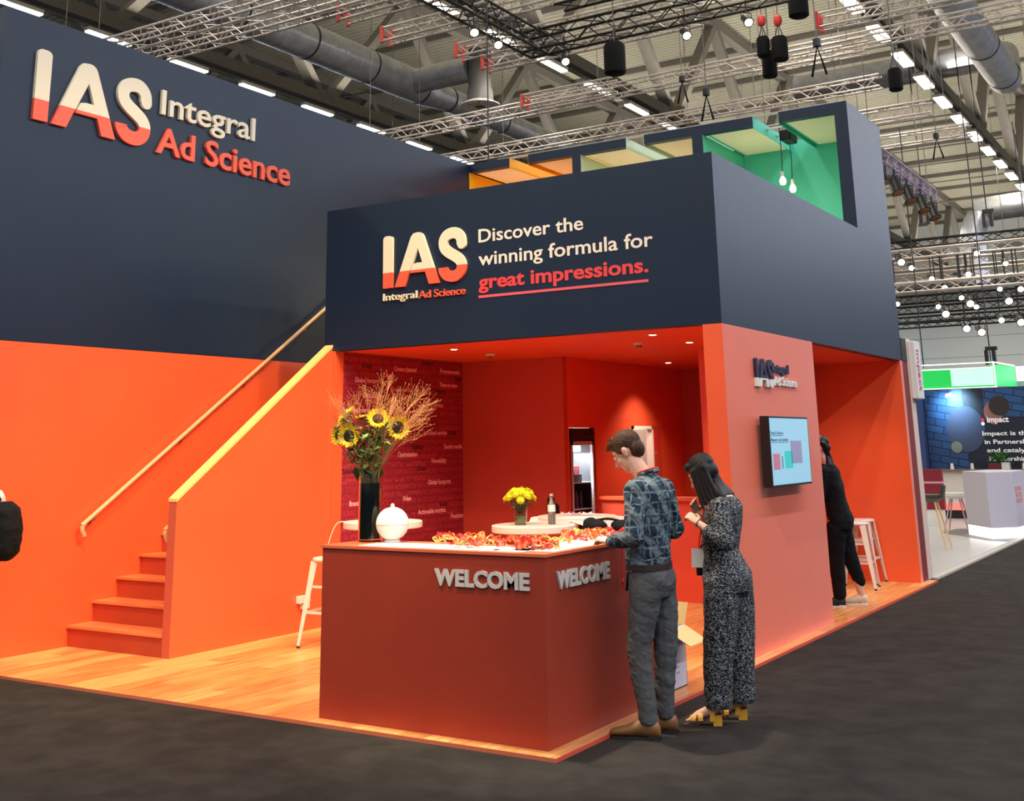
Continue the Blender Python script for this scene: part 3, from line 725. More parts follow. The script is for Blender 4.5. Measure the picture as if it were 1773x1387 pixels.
TR = [((-19, 8.75, 10.0), (-6.0, 8.75, 10.0), 'nearest silver truss crossing top left above the navy wall', None),
      ((-19, 9.62, 10.0), (-6.0, 9.62, 10.0), 'second silver truss beside the nearest one at top left', None),
      ((-10.37, 10.15, 10.0), (-4.5, 10.15, 10.0), 'short silver truss with red end at top left centre', RED),
      ((-10.42, 11.6, 10.0), (-4.8, 11.6, 10.0), 'silver truss with bright red end plate over the duct', RED),
      ((-9.71, 13.3, 10.0), (-3.5, 13.3, 10.0), 'silver truss with red end under the black truss corner', RED),
      ((-9.68, 14.3, 10.0), (-4.5, 14.3, 10.0), 'silver truss with red end just beyond the black corner', RED),
      ((-10.5, 17.35, 10.0), (-8.0, 17.35, 10.0), 'short silver truss with red end above the cream room', RED),
      ((-19, 18.05, 10.0), (1.5, 17.6, 10.0), 'long silver truss crossing the picture above the upper rooms', None),
      ((-19, 21.2, 10.0), (-2.6, 20.85, 10.0), 'low silver truss just over the top of the upper rooms', None),
      ((-2.58, 16.05, 10.0), (4.5, 16.05, 10.0), 'silver truss with red end at the dense lamp row', RED),
      ((-4.3, 16.9, 9.6), (-1.9, 16.9, 9.6), 'flat silver truss piece below the red ended truss at right', None),
      ((-6, 20.3, 9.0), (-1.4, 20.3, 9.0), 'silver truss behind the top right corner of the navy block', None),
      ((-5, 24.5, 9.4), (-1.3, 24.5, 9.4), 'faint silver truss right of the navy block', None)]
for a, b, lb, e in TR: truss(a, b, lb, end=e, group='silver hanging trusses')
BT = [((-7.19, 12.42, 9.3), (-7.19, 5.6, 9.3), 'black box truss running back from the corner at top centre'),
      ((-7.42, 12.28, 9.32), (1.2, 12.28, 9.32), 'black box truss running right from the corner at top centre'),
      ((-6.2, 11.5, 9.8), (-.65, 11.5, 9.8), 'second black truss behind the corner at top centre')]
for a, b, lb in BT: truss(a, b, lb, .40, BLKT, BLKT, None, 'black trusses at the top', .42, .028, 'black_truss')
# spotlights under the black trusses
def spotlamp(loc, label, aim, group='lit spotlights on the black truss', s=1.0, lens=LAMPW, hang=.35):
    x, y, z = loc; t = thing('spotlight', loc, label, 'spotlight', group)
    a = Vector(aim).normalized(); c = Vector(loc)
    b = MB(); b.tube([c - a * .16 * s, c - a * .12 * s, c + a * .12 * s, c + a * .14 * s], [.05 * s, .085 * s, .095 * s, .11 * s], 12); b.build('can', BLK, t, smooth=True)
    MB().tube([c + a * .141 * s, c + a * .155 * s], [.085 * s, .07 * s], 12).build('lens', lens, t, smooth=True)
    sd = a.cross(Vector((0, 0, 1))); 
    if sd.length < .05: sd = Vector((1, 0, 0))
    sd.normalize(); yk = MB()
    yk.tube([c + sd * .11 * s, c + sd * .11 * s + Vector((0, 0, .16 * s)), c - sd * .11 * s + Vector((0, 0, .16 * s)), c - sd * .11 * s], .012 * s, 6)
    yk.tube([c + Vector((0, 0, .16 * s)), c + Vector((0, 0, .16 * s + hang))], .018 * s, 6); yk.build('yoke', BLK, t, smooth=True)
    return t
for loc, lb in (((-6.99, 9.75, 8.98), 'lit round spotlight nearest the top left of black truss'), ((-6.99, 10.54, 8.98), 'second lit spotlight along the black truss side'),
                ((-6.44, 12.08, 8.98), 'lit spotlight hanging just right of the black truss corner'), ((-5.35, 12.08, 8.98), 'lit spotlight beside the black cylinder'),
                ((-3.92, 12.08, 8.98), 'lit spotlight in the middle of the black front truss'), ((-2.75, 12.08, 8.98), 'rightmost lit spotlight on the black truss')):
    spotlamp(loc, lb, (.55, -.6, -.75), s=.85)
# hoists (black cylinders) with chains
def hoist(loc, h, r, label, red=False):
    x, y, z = loc; t = thing('chain_hoist', loc, label, 'hoist', 'black motor hoists and bags')
    MB().lathe([(r * .8, 0), (r, .03), (r, h - .05), (r * .8, h)], loc, 14).build('motor_bag', BLACKC, t, smooth=True)
    MB().tube([(x, y, z + h), (x, y, 19.65)], .012, 5).build('chain', STEEL, t)
    MB().tube([(x - r * .6, y, z + h - .05), (x, y, z + h + .3), (x + r * .6, y, z + h - .05)], .015, 5).build('sling', BLK, t)
    if red: MB().ell((x, y, z + h + .35), (.09, .06, .13)).build('red_hook', RED, t, smooth=True)
hoist((-5.2, 11.75, 8.35), .6, .2, 'black cylinder bag hanging under the black front truss')
hoist((-2.69, 15, 9.95), 1.0, .2, 'black cylinder at the top edge right of centre')
hoist((-3.5, 15.4, 8.95), .55, .15, 'lower left bag of the dark hoist cluster over the green room')
hoist((-3.13, 15, 9.12), .5, .16, 'right bag of the dark hoist cluster over the green room', True)
hoist((-3.45, 14.95, 9.25), .42, .13, 'back bag of the dark hoist cluster over the green room', True)
hoist((-.97, 15, 8.1), .43, .13, 'single black hoist bag left of the long lamp row')
def clamp(loc, label):
    x, y, z = loc; t = thing('rigging_sling', loc, label, 'sling', 'black rigging slings')
    MB().tube([(x - .12, y, z), (x, y, z + .5), (x + .12, y, z)], .022, 6).build('strap', BLACKC, t, smooth=True)
    MB().lathe([(.07, .5), (.07, .62)], loc, 10).build('shackle', BLK, t, smooth=True)
    MB().tube([(x, y, z + .6), (x, y, 19.65)], .012, 5).build('chain', STEEL, t)
for loc, lb in (((-1.35, 11.4, 7.5), 'black sling over the right end of the green room'), ((-4.15, 13.5, 7.7), 'black sling over the header left of the green room'),
                ((-1.6, 21.5, 8.2), 'black sling hanging right of the tall navy block'), ((-5.9, 16.5, 9.1), 'black sling above the cream room')): clamp(loc, lb)
cb = MB().tube([(-6.35, 9.2, 5.75), (-6.35, 9.2, 13.7)], .012, 5).build('suspension_cable', BLK); tag(cb, 'thin black cable dropping to the yellow room roof slot', 'cable')
rr = random.Random(5)
for k, (x, y) in enumerate(sorted((rr.uniform(-20, 3), rr.uniform(17, 48)) for _ in range(20))):
    o = MB().tube([(x, y, 10.3), (x, y, 19.65)], .012, 4).build('hanging_wire', STEEL); tag(o, ORD[k] + ' thin wire hanging from the roof, counted from the left', 'wire', 'thin hanging wires')

# ducts --------------------------------------------------------------------
def duct(name, segs, label, r_, bands=(), n=28):
    t = thing(name, segs[0][0], label, 'duct')
    for s_ in segs: MB().tube(s_, r_, n).build('duct_pipe', DUCT, t, smooth=True)
    for c, d in bands:
        c, d = Vector(c), Vector(d); MB().tube([c - d * .03, c + d * .03], r_ + .012, n).build('clamp_band', DUCTB, t, smooth=True)
    return t
dm = DUCT.node_tree; bb = dm.nodes['Principled BSDF']; tcn = dm.nodes.new('ShaderNodeTexCoord'); wv = dm.nodes.new('ShaderNodeTexWave'); wv.bands_direction = 'Y'; wv.inputs['Scale'].default_value = 3.4
dm.links.new(tcn.outputs['Object'], wv.inputs[0]); bpn = dm.nodes.new('ShaderNodeBump'); bpn.inputs['Strength'].default_value = .3; bpn.inputs['Distance'].default_value = .02
dm.links.new(wv.outputs['Fac'], bpn.inputs['Height']); dm.links.new(bpn.outputs[0], bb.inputs['Normal'])
AXx, AYy = (1, 0, 0), (0, 1, 0)
dt = duct('ventilation_duct', [[(-18, 6, 13.35), (-18, 23.2, 13.35)]], 'large spiral silver duct running back over the left wall', .55,
          [((-18, y, 13.35), AYy) for y in (10.5, 14.6, 17.4, 20.2, 22.9)])
MB().tube([(-18, 23.2, 13.35), (-18, 24.5, 13.35), (-18, 60, 13.35)], [.55, .42, .42], 28).build('duct_pipe', DUCT, dt, smooth=True)
for y in (24.6, 28.0, 36): MB().tube([(-18, y - .03, 13.35), (-18, y + .03, 13.35)], .435, 28).build('clamp_band', DUCTB, dt, smooth=True)
MB().tube([(-18, 22.3, 13.35), (-15.49, 22.3, 13.35)], .42, 24).build('duct_branch', DUCT, dt, smooth=True)
df = thing('air_diffuser', (-15.15, 22.3, 12), 'round swirl air diffuser on a short vertical duct', 'diffuser')
GD = mat('dark_galvanised', (110, 108, 106), .5, metal=.4)
MB().lathe([(.36, 13.9), (.36, 12.7), (.42, 12.5), (.42, 12.2)], (-15.15, 22.3, 0), 24).build('drop_duct', GD, df, smooth=True)
MB().lathe([(.42, 12.2), (.62, 12.1), (.62, 12.07), (.5, 12.05), (.5, 12.08)], (-15.15, 22.3, 0), 28).build('face_ring', WHITE, df, smooth=True)
for k in range(16):
    a = 2 * math.pi * k / 16
    MB().bar((-15.15 + .16 * math.cos(a), 22.3 + .16 * math.sin(a), 12.05), (-15.15 + .5 * math.cos(a + .3), 22.3 + .5 * math.sin(a + .3), 12.05), .06, .02).build('swirl_vane', WHITE, df)
MB().lathe([(.16, 12.06), (.16, 12.03)], (-15.15, 22.3, 0), 18).build('centre_disc', STEEL, df)
dt = duct('ventilation_duct', [[(-1.5, 12, 13.35), (-1.5, 33.4, 13.35)], [(-1.5, 33.3, 13.5), (-1.6, 34.2, 14.4), (-2.1, 34.9, 14.72), (-9, 34.9, 14.72)]], 'spiral silver duct at top right with a left branch', .52, [((-1.5, y, 13.35), AYy) for y in (24.0, 29.2, 32.7)])
dt = duct('ventilation_duct', [cr([(-5.6, 48, 8.2), (-5.6, 48, 10.4), (-5.2, 48, 11.4), (-4.4, 48, 11.75), (4, 48, 11.8)], 5)], 'silver duct with a downward bend at far right', .55)

# far rigging at right -----------------------------------------------------
FT = [(40, 9.05, 1), (36, 8.05, 0), (37, 7.75, 0), (38, 7.45, 0), (34, 6.6, 0), (42, 7.1, 1), (46, 7.1, 1), (50, 7.05, 1), (44, 7.9, 1), (54, 7.2, 1)]
for k, (y, z, b) in enumerate(FT):
    lb = ['topmost', 'second', 'third', 'fourth', 'fifth', 'sixth', 'seventh', 'lowest', 'rear', 'rearmost'][k]
    truss((-11 if b else -7.2, y, z), (8, y, z), '%s %s truss of the distant rigging beyond the navy block' % (lb, 'black' if b else 'pale'), .3, BLKT if b else ALU, group='distant rigging trusses', seg=.5, tr=.035 if b else .04, name='black_truss' if b else 'aluminium_truss')
truss((-2.6, 17.5, 7.9), (-2.6, 25.3, 7.9), 'purple lit truss with black fresnel lamps right of navy block', .3, mat('purple_lit_aluminium', (176, 160, 196), .35, metal=.5), group=None)  # purple light on this truss is put into its metal colour
for k, (y, z) in enumerate(((19.3, 7.55), (20.6, 7.5), (21.8, 7.45), (23.2, 7.4), (24.4, 7.35))):
    spotlamp((-2.45, y, 7.5), 'dark fresnel lamp, number %s from the near end of the purple lit truss' % ['one', 'two', 'three', 'four', 'five'][k], (.3, -.2, -.9), 'fresnel lamps on the purple lit truss', 1.5, mat('dull_amber', (160, 90, 50), .4), .2)
LF = [(-3.46, 8.05, 0), (-6.03, 8.0, 0), (-5.69, 7.75, 0), (-2.57, 7.6, 0), (-3.81, 7.35, 0), (-5.04, 7.3, 0), (-4.64, 6.95, 0), (-2.2, 6.7, 0), (-2.85, 6.75, 1), (-4.12, 6.55, 0), (-2.62, 6.34, 1), (-4.92, 6.3, 1), (-4.7, 6.05, 0), (-6.3, 6.5, 0), (-3.86, 6.35, 0), (-3.67, 6.2, 0), (-2.92, 5.7, 1), (-2.32, 5.6, 0), (-4.07, 5.5, 1), (-3.6, 5.35, 0)]
for cc in (0, 1):
    for k, (x, z, _) in enumerate(sorted(q for q in LF if q[2] == cc)):
        s_ = (1.0, 1.4, 1.15)[k % 3]
        spotlamp((x, 35.85, z), '%s %s lamp from the left in the distant rigging' % (ORD[k], 'cool blue white' if cc else 'warm white'), (.3, -.8, -.5), 'distant %s lamps' % ('cool' if cc else 'warm'), s_, LAMPC if cc else LAMPW, max(.1, 8.07 - z - .16 * s_))
for x, z, lb in ((-4.45, 8.6, 'upper left black moving head lamp in front of the distant rigging'), (-2.5, 8.3, 'upper right black moving head lamp in front of the distant rigging'), (-2.9, 3.9, 'lone black moving head lamp above the green lightbox')):
    t = thing('moving_head_lamp', (x, 33, z), lb, 'lamp', 'black moving head lamps')
    MB().tube([(x, 33, z + .66), (x, 33, 19.65)], .02, 5).build('pole', BLK, t)
    k_ = .6; MB().box((x - .12, 32.9, z + .55), (x + .22, 33.1, z + .66)).build('base', BLK, t)
    for s in (-1, 1): MB().box((x + s * .11 - .05, 32.92, z + .1), (x + s * .11 + .05, 33.08, z + .55)).build('arm', BLK, t)

# ================================================================ FURNITURE AND PROPS
def high_table(cx, cy, r_, h, label):
    t = thing('high_table', (cx, cy, 0), label, 'table', None)
    MB().lathe([(r_ - .012, h - .06), (r_, h - .052), (r_, h - .006), (r_ - .006, h)], (cx, cy, 0), 40).build('table_top', WHITEM, t, smooth=True)
    for a in (0.6, 2.7, 4.8):
        c, s = math.cos(a), math.sin(a)
        MB().bar((cx + c * .09, cy + s * .09, h - .06), (cx + c * .27, cy + s * .27, 0), .09, .03, (c, s, .5)).build('leg', WHITEM, t)
    return t
high_table(-1.52, 2.4, .358, 1.09, 'round white high table with yellow flowers behind the counter')
high_table(-3.05, 2.28, .36, 1.095, 'round white high table behind the dark sunflower vase')
t3 = high_table(-1.86, 3.78, .38, 1.08, 'round high table under pink white leaflets in front of the fridge')
# stools
def stool(loc, rz, label, group=None):
    t = thing('bar_stool', (0, 0, 0), label, 'stool', group); h = .77
    MB().loft([((0, 0, h - .035), .155, .155), ((0, 0, h - .02), .165, .165), ((0, 0, h - .004), .16, .16), ((0, 0, h), .14, .14)], 24).build('seat', WHITEM, t, smooth=True)
    for sx in (-1, 1):
        for sy in (-1, 1):
            a = Vector((sx * .135, sy * .135, h - .03)); b = Vector((sx * .215, sy * .215, .012))
            vs = []
            for p_, w_ in ((a, .07), (a * .5 + b * .5, .05), (b, .026)):
                vs += [p_ + Vector((0, 0, 0)), p_ - Vector((sx * w_, 0, 0)), p_ - Vector((sx * w_, sy * .006, 0)), p_ - Vector((sx * .006, sy * .006, 0)), p_ - Vector((sx * .006, sy * w_, 0)), p_ - Vector((0, sy * w_, 0))]
            fs = [tuple(range(6)), tuple(range(12, 18))]
            for i in (0, 6):
                for j in range(6): fs.append((i + j, i + (j + 1) % 6, i + 6 + (j + 1) % 6, i + 6 + j))
            l = MB().add(vs, fs).build('leg', WHITEM, t)
            MB().lathe([(.016, 0), (.016, .02)], tuple(b - Vector((sx * .012, sy * .012, .012))), 8).build('rubber_foot', BLK, l)
    for z, k in ((.30, .168), (.52, .145)):
        for i, (p_, q_) in enumerate((((-k, -k, z), (k, -k, z)), ((k, -k, z), (k, k, z)), ((k, k, z), (-k, k, z)), ((-k, k, z), (-k, -k, z)))):
            if z > .4 and i % 2: continue
            MB().bar(p_, q_, .006, .022).build('stretcher', WHITEM, t)
    t.location = loc; t.rotation_euler = (0, 0, rz); return t
stool((-3.60, 2.22, 0), .1, 'white metal bar stool half hidden by the left end of the counter')
stool((-.53, 8.42, 0), .15, 'front one of two white metal stools in the orange alcove')
stool((-.62, 9.0, 0), .0, 'rear white metal stool by the alcove end wall')
stool((-.70, 7.45, 0), .2, 'white metal stool mostly hidden behind the person in black')
# socket box
sb = thing('socket_box', (-4.41, 2.74, .25), 'white cable socket box low on the orange stair wall', 'socket')
box((-4.411, 2.64, .265), (-4.36, 2.80, .335)).build('box_lid', WHITEM, sb, bevel=.006); box((-4.411, 2.70, .21), (-4.365, 2.80, .262)).build('lower_box', WHITEM, sb, bevel=.005)
# vase of sunflowers
VX, VY = -1.655, .36
vs_ = thing('vase', (VX, VY, 1.1), 'tall dark glass cylinder vase on the left end of the counter', 'vase')
MB().lathe([(.075, 0), (.08, .004), (.08, .45), (.074, .45), (.074, .02), (.0, .02)], (VX, VY, 1.1), 28).build('glass_body', GLASS, vs_, smooth=True)
MB().lathe([(.0, .021), (.0725, .021), (.0725, .40), (0, .40)], (VX, VY, 1.1), 24).build('dark_water', mat('dark_water', (10, 20, 18), .15), vs_, smooth=True)
RV = Vector((math.cos(yaw), math.sin(yaw), 0)); FV = Vector((-math.sin(yaw), math.cos(yaw), 0))
SG = mat('stem_green', (92, 120, 52), .6, var=.2, vscale=20); LG = mat('leaf_green', (38, 66, 30), .55, var=.3, vscale=14); YP = mat('sunflower_yellow', (255, 206, 20), .5, var=.12, vscale=30); DC = mat('sunflower_disc', (44, 26, 14), .9, bump=.8, bscale=200)
def petals(n, r0, r1, w_, cup, rnd):
    mb = MB()
    for lay in range(2):
        for i in range(n):
            a = 2 * math.pi * (i + .5 * lay) / n + rnd.uniform(-.06, .06); l = r1 * rnd.uniform(.88, 1.06); c, s = math.cos(a), math.sin(a); zz = cup * rnd.uniform(.5, 1.3) + lay * .004
            P = lambda r, o_, z: (c * r - s * o_, s * r + c * o_, z)
            mb.add([P(r0, 0, 0), P((r0 + l) / 2, w_, zz * .5), P(l, 0, zz), P((r0 + l) / 2, -w_, zz * .5), P((r0 + l) / 2, 0, zz * .5 - .004)], [(0, 1, 4), (1, 2, 4), (2, 3, 4), (3, 0, 4)])
    return mb
def flower(off, z, face, r_, label, rnd):
    r_ *= 1.18
    c = Vector((VX, VY, 0)) + RV * off[0] + FV * off[1] + Vector((0, 0, z)); t = thing('sunflower', c, label, 'flower', 'sunflowers in the dark vase')
    nrm = (RV * face[0] - FV * face[1] + Vector((0, 0, face[2]))).normalized(); M = nrm.to_track_quat('Z', 'Y').to_matrix().to_4x4()
    p = petals(22, r_ * .42, r_, r_ * .13, r_ * .25, rnd); me = p.mesh('petals', YP); me.transform(M); link('petals', me, t, c)
    d = MB().ell((0, 0, 0), (r_ * .5, r_ * .5, r_ * .16)); me = d.mesh('disc', DC, True); me.transform(M); link('disc', me, t, c)
    base = Vector((VX, VY, 1.1)) + RV * (off[0] * .15) + Vector((0, 0, .1)); mid = Vector((VX, VY, 1.55)) + RV * off[0] * .3 + FV * off[1] * .3
    MB().tube(cr([tuple(base), tuple(mid), tuple(c * .6 + mid * .4 - nrm * .03), tuple(c - nrm * .012)], 5), .0055, 6).build('stem', SG, t, smooth=True)
    for k in range(2):
        q = mid.lerp(c, rnd.uniform(.1, .7)); dr_ = (RV * rnd.uniform(-1, 1) + FV * rnd.uniform(-.6, .6) + Vector((0, 0, rnd.uniform(-.5, .5)))).normalized(); sd = dr_.cross(Vector((0, 0, 1))).normalized()
        l = rnd.uniform(.08, .13); MB().add([q, q + dr_ * l * .5 + sd * l * .3, q + dr_ * l + Vector((0, 0, -.02)), q + dr_ * l * .5 - sd * l * .3, q + dr_ * l * .5 + Vector((0, 0, .015))], [(0, 1, 4), (1, 2, 4), (2, 3, 4), (3, 0, 4)]).build('leaf', LG, t)
fr_ = random.Random(3)
for o_, z, fc, r_, lb in (((-.17, .02), 1.985, (-.6, .3, .7), .062, 'topmost left sunflower turned away to the left'), ((-.235, .0), 1.835, (-.7, .8, -.1), .06, 'leftmost sunflower drooping outwards'),
                          ((-.15, -.06), 1.83, (-.15, 1, .05), .072, 'lower left sunflower facing the viewer'), ((.055, -.03), 1.95, (.1, .9, .5), .07, 'upper middle sunflower tilted up'),
                          ((.20, -.03), 1.885, (.35, .95, .05), .078, 'right sunflower facing the viewer'), ((-.07, .05), 1.96, (-.2, .1, 1), .05, 'small sunflower seen edge on in the middle'), ((-.19, .03), 1.95, (-.5, .8, .1), .05, 'small half hidden sunflower below the topmost left one')):
    flower(o_, z, fc, r_, lb, fr_)
# greenery and dried grass
g = MB(); gr = random.Random(9)
for k in range(230):
    a = gr.uniform(-.26, .2); b = gr.uniform(-.1, .12); z = gr.uniform(1.62, 1.93); q = Vector((VX, VY, z)) + RV * a * (.25 + (z - 1.55) * 1.9) + FV * b
    dr_ = (RV * gr.uniform(-1, 1) + FV * gr.uniform(-1, 1) + Vector((0, 0, gr.uniform(-.6, .9)))).normalized(); sd = dr_.cross(Vector((.2, .3, 1))).normalized(); l = gr.uniform(.03, .10)
    g.add([q, q + dr_ * l * .5 + sd * l * .25, q + dr_ * l, q + dr_ * l * .5 - sd * l * .25, q + dr_ * l * .5 + Vector((0, 0, .01))], [(0, 1, 4), (1, 2, 4), (2, 3, 4), (3, 0, 4)])
for k in range(26):
    a = gr.uniform(-.25, .22); b = gr.uniform(-.12, .12)
    g.tube(cr([(VX + gr.uniform(-.04, .04), VY + gr.uniform(-.04, .04), 1.3), tuple(Vector((VX, VY, 1.58)) + RV * a * .3 + FV * b * .3), tuple(Vector((VX, VY, gr.uniform(1.78, 1.95))) + RV * a + FV * b)], 3), .003, 4)
tag(g.build('bouquet_greenery', mat('bouquet_green', (96, 112, 46), .6, var=.45, vscale=30)), 'mass of green stems and small leaves between the sunflowers', 'foliage', kind='stuff')
g = MB()
for k in range(36):
    side = 1 if k % 4 else -1
    a = gr.uniform(.02, .44) if side > 0 else gr.uniform(-.28, .0); top = (gr.uniform(1.93, 2.30) if side > 0 else gr.uniform(1.95, 2.18)) - abs(a) * .4; b = gr.uniform(-.12, .15)
    base = Vector((VX, VY, 1.5)); end = Vector((VX, VY, top)) + RV * a + FV * b; mid = base.lerp(end, .6) + Vector((0, 0, .07))
    pts = cr([tuple(base), tuple(mid), tuple(end)], 5); g.tube(pts, .0011, 3, cap=False)
    for j in range(26):
        p0 = Vector(pts[gr.randrange(5, 11)]); e_ = p0 + (end - mid).normalized() * gr.uniform(.02, .09) + Vector((gr.uniform(-.05, .05), gr.uniform(-.05, .05), gr.uniform(-.035, .06)))
        g.tube([p0, e_], .0006, 3, cap=False); g.ell(e_, .003, n=4, k=3)
tag(g.build('dried_grass', mat('dried_grass_straw', (206, 142, 88), .7)), 'fine straw coloured dried grass spraying out above the sunflowers', 'grass', kind='stuff')
# globe lamp
GX, GY = -1.45, .36
gl = thing('globe_lamp', (GX, GY, 1.1), 'white spherical lamp with top knob beside the vase on counter', 'lamp')
MB().lathe([(.055, 0), (.06, .006), (.05, .018)], (GX, GY, 1.1), 24).build('foot', WHITEM, gl, smooth=True)
MB().ell((GX, GY, 1.1 + .125), (.116, .116, .113), n=32, k=20).build('globe', mat('opal_globe', (250, 244, 226), .3, emit=.12, ecol=(255, 244, 200)), gl, smooth='full')
MB().tube([(GX + .117 * math.cos(2 * math.pi * i / 32), GY + .117 * math.sin(2 * math.pi * i / 32), 1.222) for i in range(32)], .0015, 5, closed=True).build('seam_ring', mat('seam_grey', (190, 180, 160), .5), gl, smooth=True)
MB().lathe([(.014, .232), (.016, .245), (.013, .258), (.004, .262)], (GX, GY, 1.1), 14).build('knob', WHITEM, gl, smooth=True)
cbl = MB().tube(cr([(-3.28, 2.02, 1.1), (-3.36, 2.0, 1.08), (-3.42, 1.98, .95), (-3.46, 1.97, .75), (-3.47, 1.96, .4), (-3.47, 1.96, .01)], 5), .005, 5).build('white_cable', WHITEM, smooth=True); tag(cbl, 'thin white cable hanging over the edge of the left high table', 'cable')
# flowers in tumbler, bottle
tb = thing('flower_tumbler', (-1.60, 2.32, 1.09), 'clear glass tumbler holding yellow chrysanthemums on the high table', 'glass')
MB().lathe([(.05, 0), (.062, .15), (.058, .15), (.047, .012), (0, .012)], (-1.60, 2.32, 1.09), 20).build('tumbler', GLASS, tb, smooth=True)
MB().lathe([(0, .013), (.046, .013), (.052, .08), (0, .08)], (-1.60, 2.32, 1.09), 16).build('stems_and_water', mat('stem_water', (150, 150, 90), .3), tb, smooth=True)
CH = mat('chrysanthemum_yellow', (250, 226, 10), .5, var=.2, vscale=40)
cr_ = random.Random(4)
for k in range(34):
    th = 2.4 * k; e_ = math.sqrt((k + .5) / 34); rr_ = .118 * e_; c = Vector((-1.60 + rr_ * math.cos(th), 2.32 + rr_ * math.sin(th), 1.09 + .185 + .095 * math.sqrt(max(0, 1.02 - e_ * e_)) + cr_.uniform(-.012, .012)))
    t = thing('chrysanthemum', c, 'yellow chrysanthemum bloom in the bunch on the high table', 'flower', 'yellow chrysanthemums')
    mb = MB(); ax = (c - Vector((-1.60, 2.32, 1.22))).normalized(); M = ax.to_track_quat('Z', 'Y').to_matrix().to_4x4()
    for l in range(3):
        for i in range(12):
            a = 2 * math.pi * (i + .33 * l) / 12; r1 = .042 - .009 * l; z1 = .006 + .011 * l; cc, ss = math.cos(a), math.sin(a)
            mb.add([(0, 0, .002 * l), (cc * r1 * .6 - ss * .006, ss * r1 * .6 + cc * .006, z1), (cc * r1, ss * r1, z1 * .8), (cc * r1 * .6 + ss * .006, ss * r1 * .6 - cc * .006, z1)], [(0, 1, 2, 3)])
    mb.ell((0, 0, .01), .013, n=8, k=5); me = mb.mesh('bloom', CH); me.transform(M); link('bloom', me, t, c)
    MB().tube([c - ax * .005, Vector((-1.60, 2.32, 1.17)) + (c - Vector((-1.60, 2.32, 1.17))) * .1], .002, 4).build('stem', SG, t)
g = MB()
for k in range(110):
    th = cr_.uniform(0, 6.28); r__ = cr_.uniform(.02, .1); q = Vector((-1.60 + r__ * math.cos(th), 2.32 + r__ * math.sin(th), cr_.uniform(1.23, 1.29))); d_ = Vector((cr_.uniform(-1, 1), cr_.uniform(-1, 1), cr_.uniform(-.5, .5))).normalized() * .03
    g.add([q, q + d_ + Vector((.008, 0, 0)), q + d_ * 1.6, q + d_ - Vector((.008, 0, 0))], [(0, 1, 2, 3)])
tag(g.build('bunch_leaves', LG), 'dark green leaves under the yellow chrysanthemum heads', 'foliage', kind='stuff')
bo = thing('water_bottle', (-1.38, 2.47, 1.09), 'clear glass bottle with white label on the high table', 'bottle')
MB().lathe([(.03, 0), (.033, .01), (.033, .13), (.028, .16), (.013, .205), (.012, .235)], (-1.38, 2.47, 1.09), 18).build('glass_body', mat('grey_glass', (190, 196, 190), .1, trans=.8), bo, smooth=True)
MB().lathe([(.0338, .105), (.0338, .15), (.0315, .16)], (-1.38, 2.47, 1.09), 18).build('label_band', WHITE, bo, smooth=True)
MB().lathe([(.0145, .233), (.0145, .25)], (-1.38, 2.47, 1.09), 14).build('cap', mat('cap_pale', (214, 196, 180), .4), bo, smooth=True)
# leaflets and dark things on the fridge-side table
def sheet(name, cx, cy, z, wx, wy, rot, m__, label, curl=(0, 0, 0, 0), group=None, t_=.0015):
    n = 6; mb = MB(); vs = []
    for i in range(n + 1):
        for j in range(n + 1):
            u, v = i / n - .5, j / n - .5; X, Y = u * wx, v * wy
            k = 0
            for ci, (a, b) in enumerate(((-1, -1), (1, -1), (1, 1), (-1, 1))):
                k += curl[ci] * max(0, (a * u + b * v) - .45) / .55
            vs.append((cx + X * math.cos(rot) - Y * math.sin(rot), cy + X * math.sin(rot) + Y * math.cos(rot), z + k))
    N = (n + 1) ** 2; fs = []
    for i in range(n):
        for j in range(n): a = i * (n + 1) + j; fs.append((a, a + n + 1, a + n + 2, a + 1)); fs.append((N + a, N + a + 1, N + a + n + 2, N + a + n + 1))
    for i in range(n):
        for q_ in ((i, i + 1), ((n) * (n + 1) + i + 1, n * (n + 1) + i), ((i + 1) * (n + 1), i * (n + 1)), (i * (n + 1) + n, (i + 1) * (n + 1) + n)):
            fs.append((q_[0], q_[1], q_[1] + N, q_[0] + N))
    mb.add(vs + [(a, b, c + t_) for a, b, c in vs], fs); o = mb.build(name, m__); return tag(o, label, 'paper', group)
sheet('paper_cover', -1.84, 3.76, 1.0815, .92, .80, .35, PINKP, 'large pinkish white paper sheet draped over the table by the fridge', (-.16, -.2, -.05, -.05))
for k in range(3): sheet('leaflet', -2.0 + k * .11, 3.80 + k * .02, 1.0865 + .002 * k, .09, .2, .5, mat('leaflet_%d' % k, [(226, 206, 206), (190, 150, 156), (236, 220, 220)][k], .5), ['pale leaflet at the left of the three on the draped table', 'darker pink leaflet in the middle of the draped table', 'pale leaflet at the right of the three on the draped table'][k], (.0, .0, .02, .02))
kb = thing('black_utensil_pot', (-2.30, 4.5, 1.05), 'small black pot with upright handle in front of fridge', 'pot')
bk = MB().loft([((-2.24, 3.98, 1.083), .05, .085), ((-2.24, 3.98, 1.16), .045, .08), ((-2.24, 3.98, 1.18), .02, .06)], 14).build('pot', BLACKC, kb, smooth=True)
MB().tube([(-2.27, 3.94, 1.15), (-2.27, 3.94, 1.23), (-2.22, 3.95, 1.235), (-2.215, 3.96, 1.15)], .012, 6).build('handle', BLACKC, kb, smooth=True)
kb.location = (-2.24, 3.98, 1.083)
for ch in kb.children: ch.location = (0, 0, 0)
for ch, me in ((c, c.data) for c in kb.children): me.transform(Matrix.Translation(Vector((-2.30, 4.5, 1.05)) - Vector((-2.24, 3.98, 1.083))))
bg = thing('black_bag', (-.3, 1.5, 1.1), 'crumpled black cloth bag on the far end of the counter', 'bag')
br_ = random.Random(8)
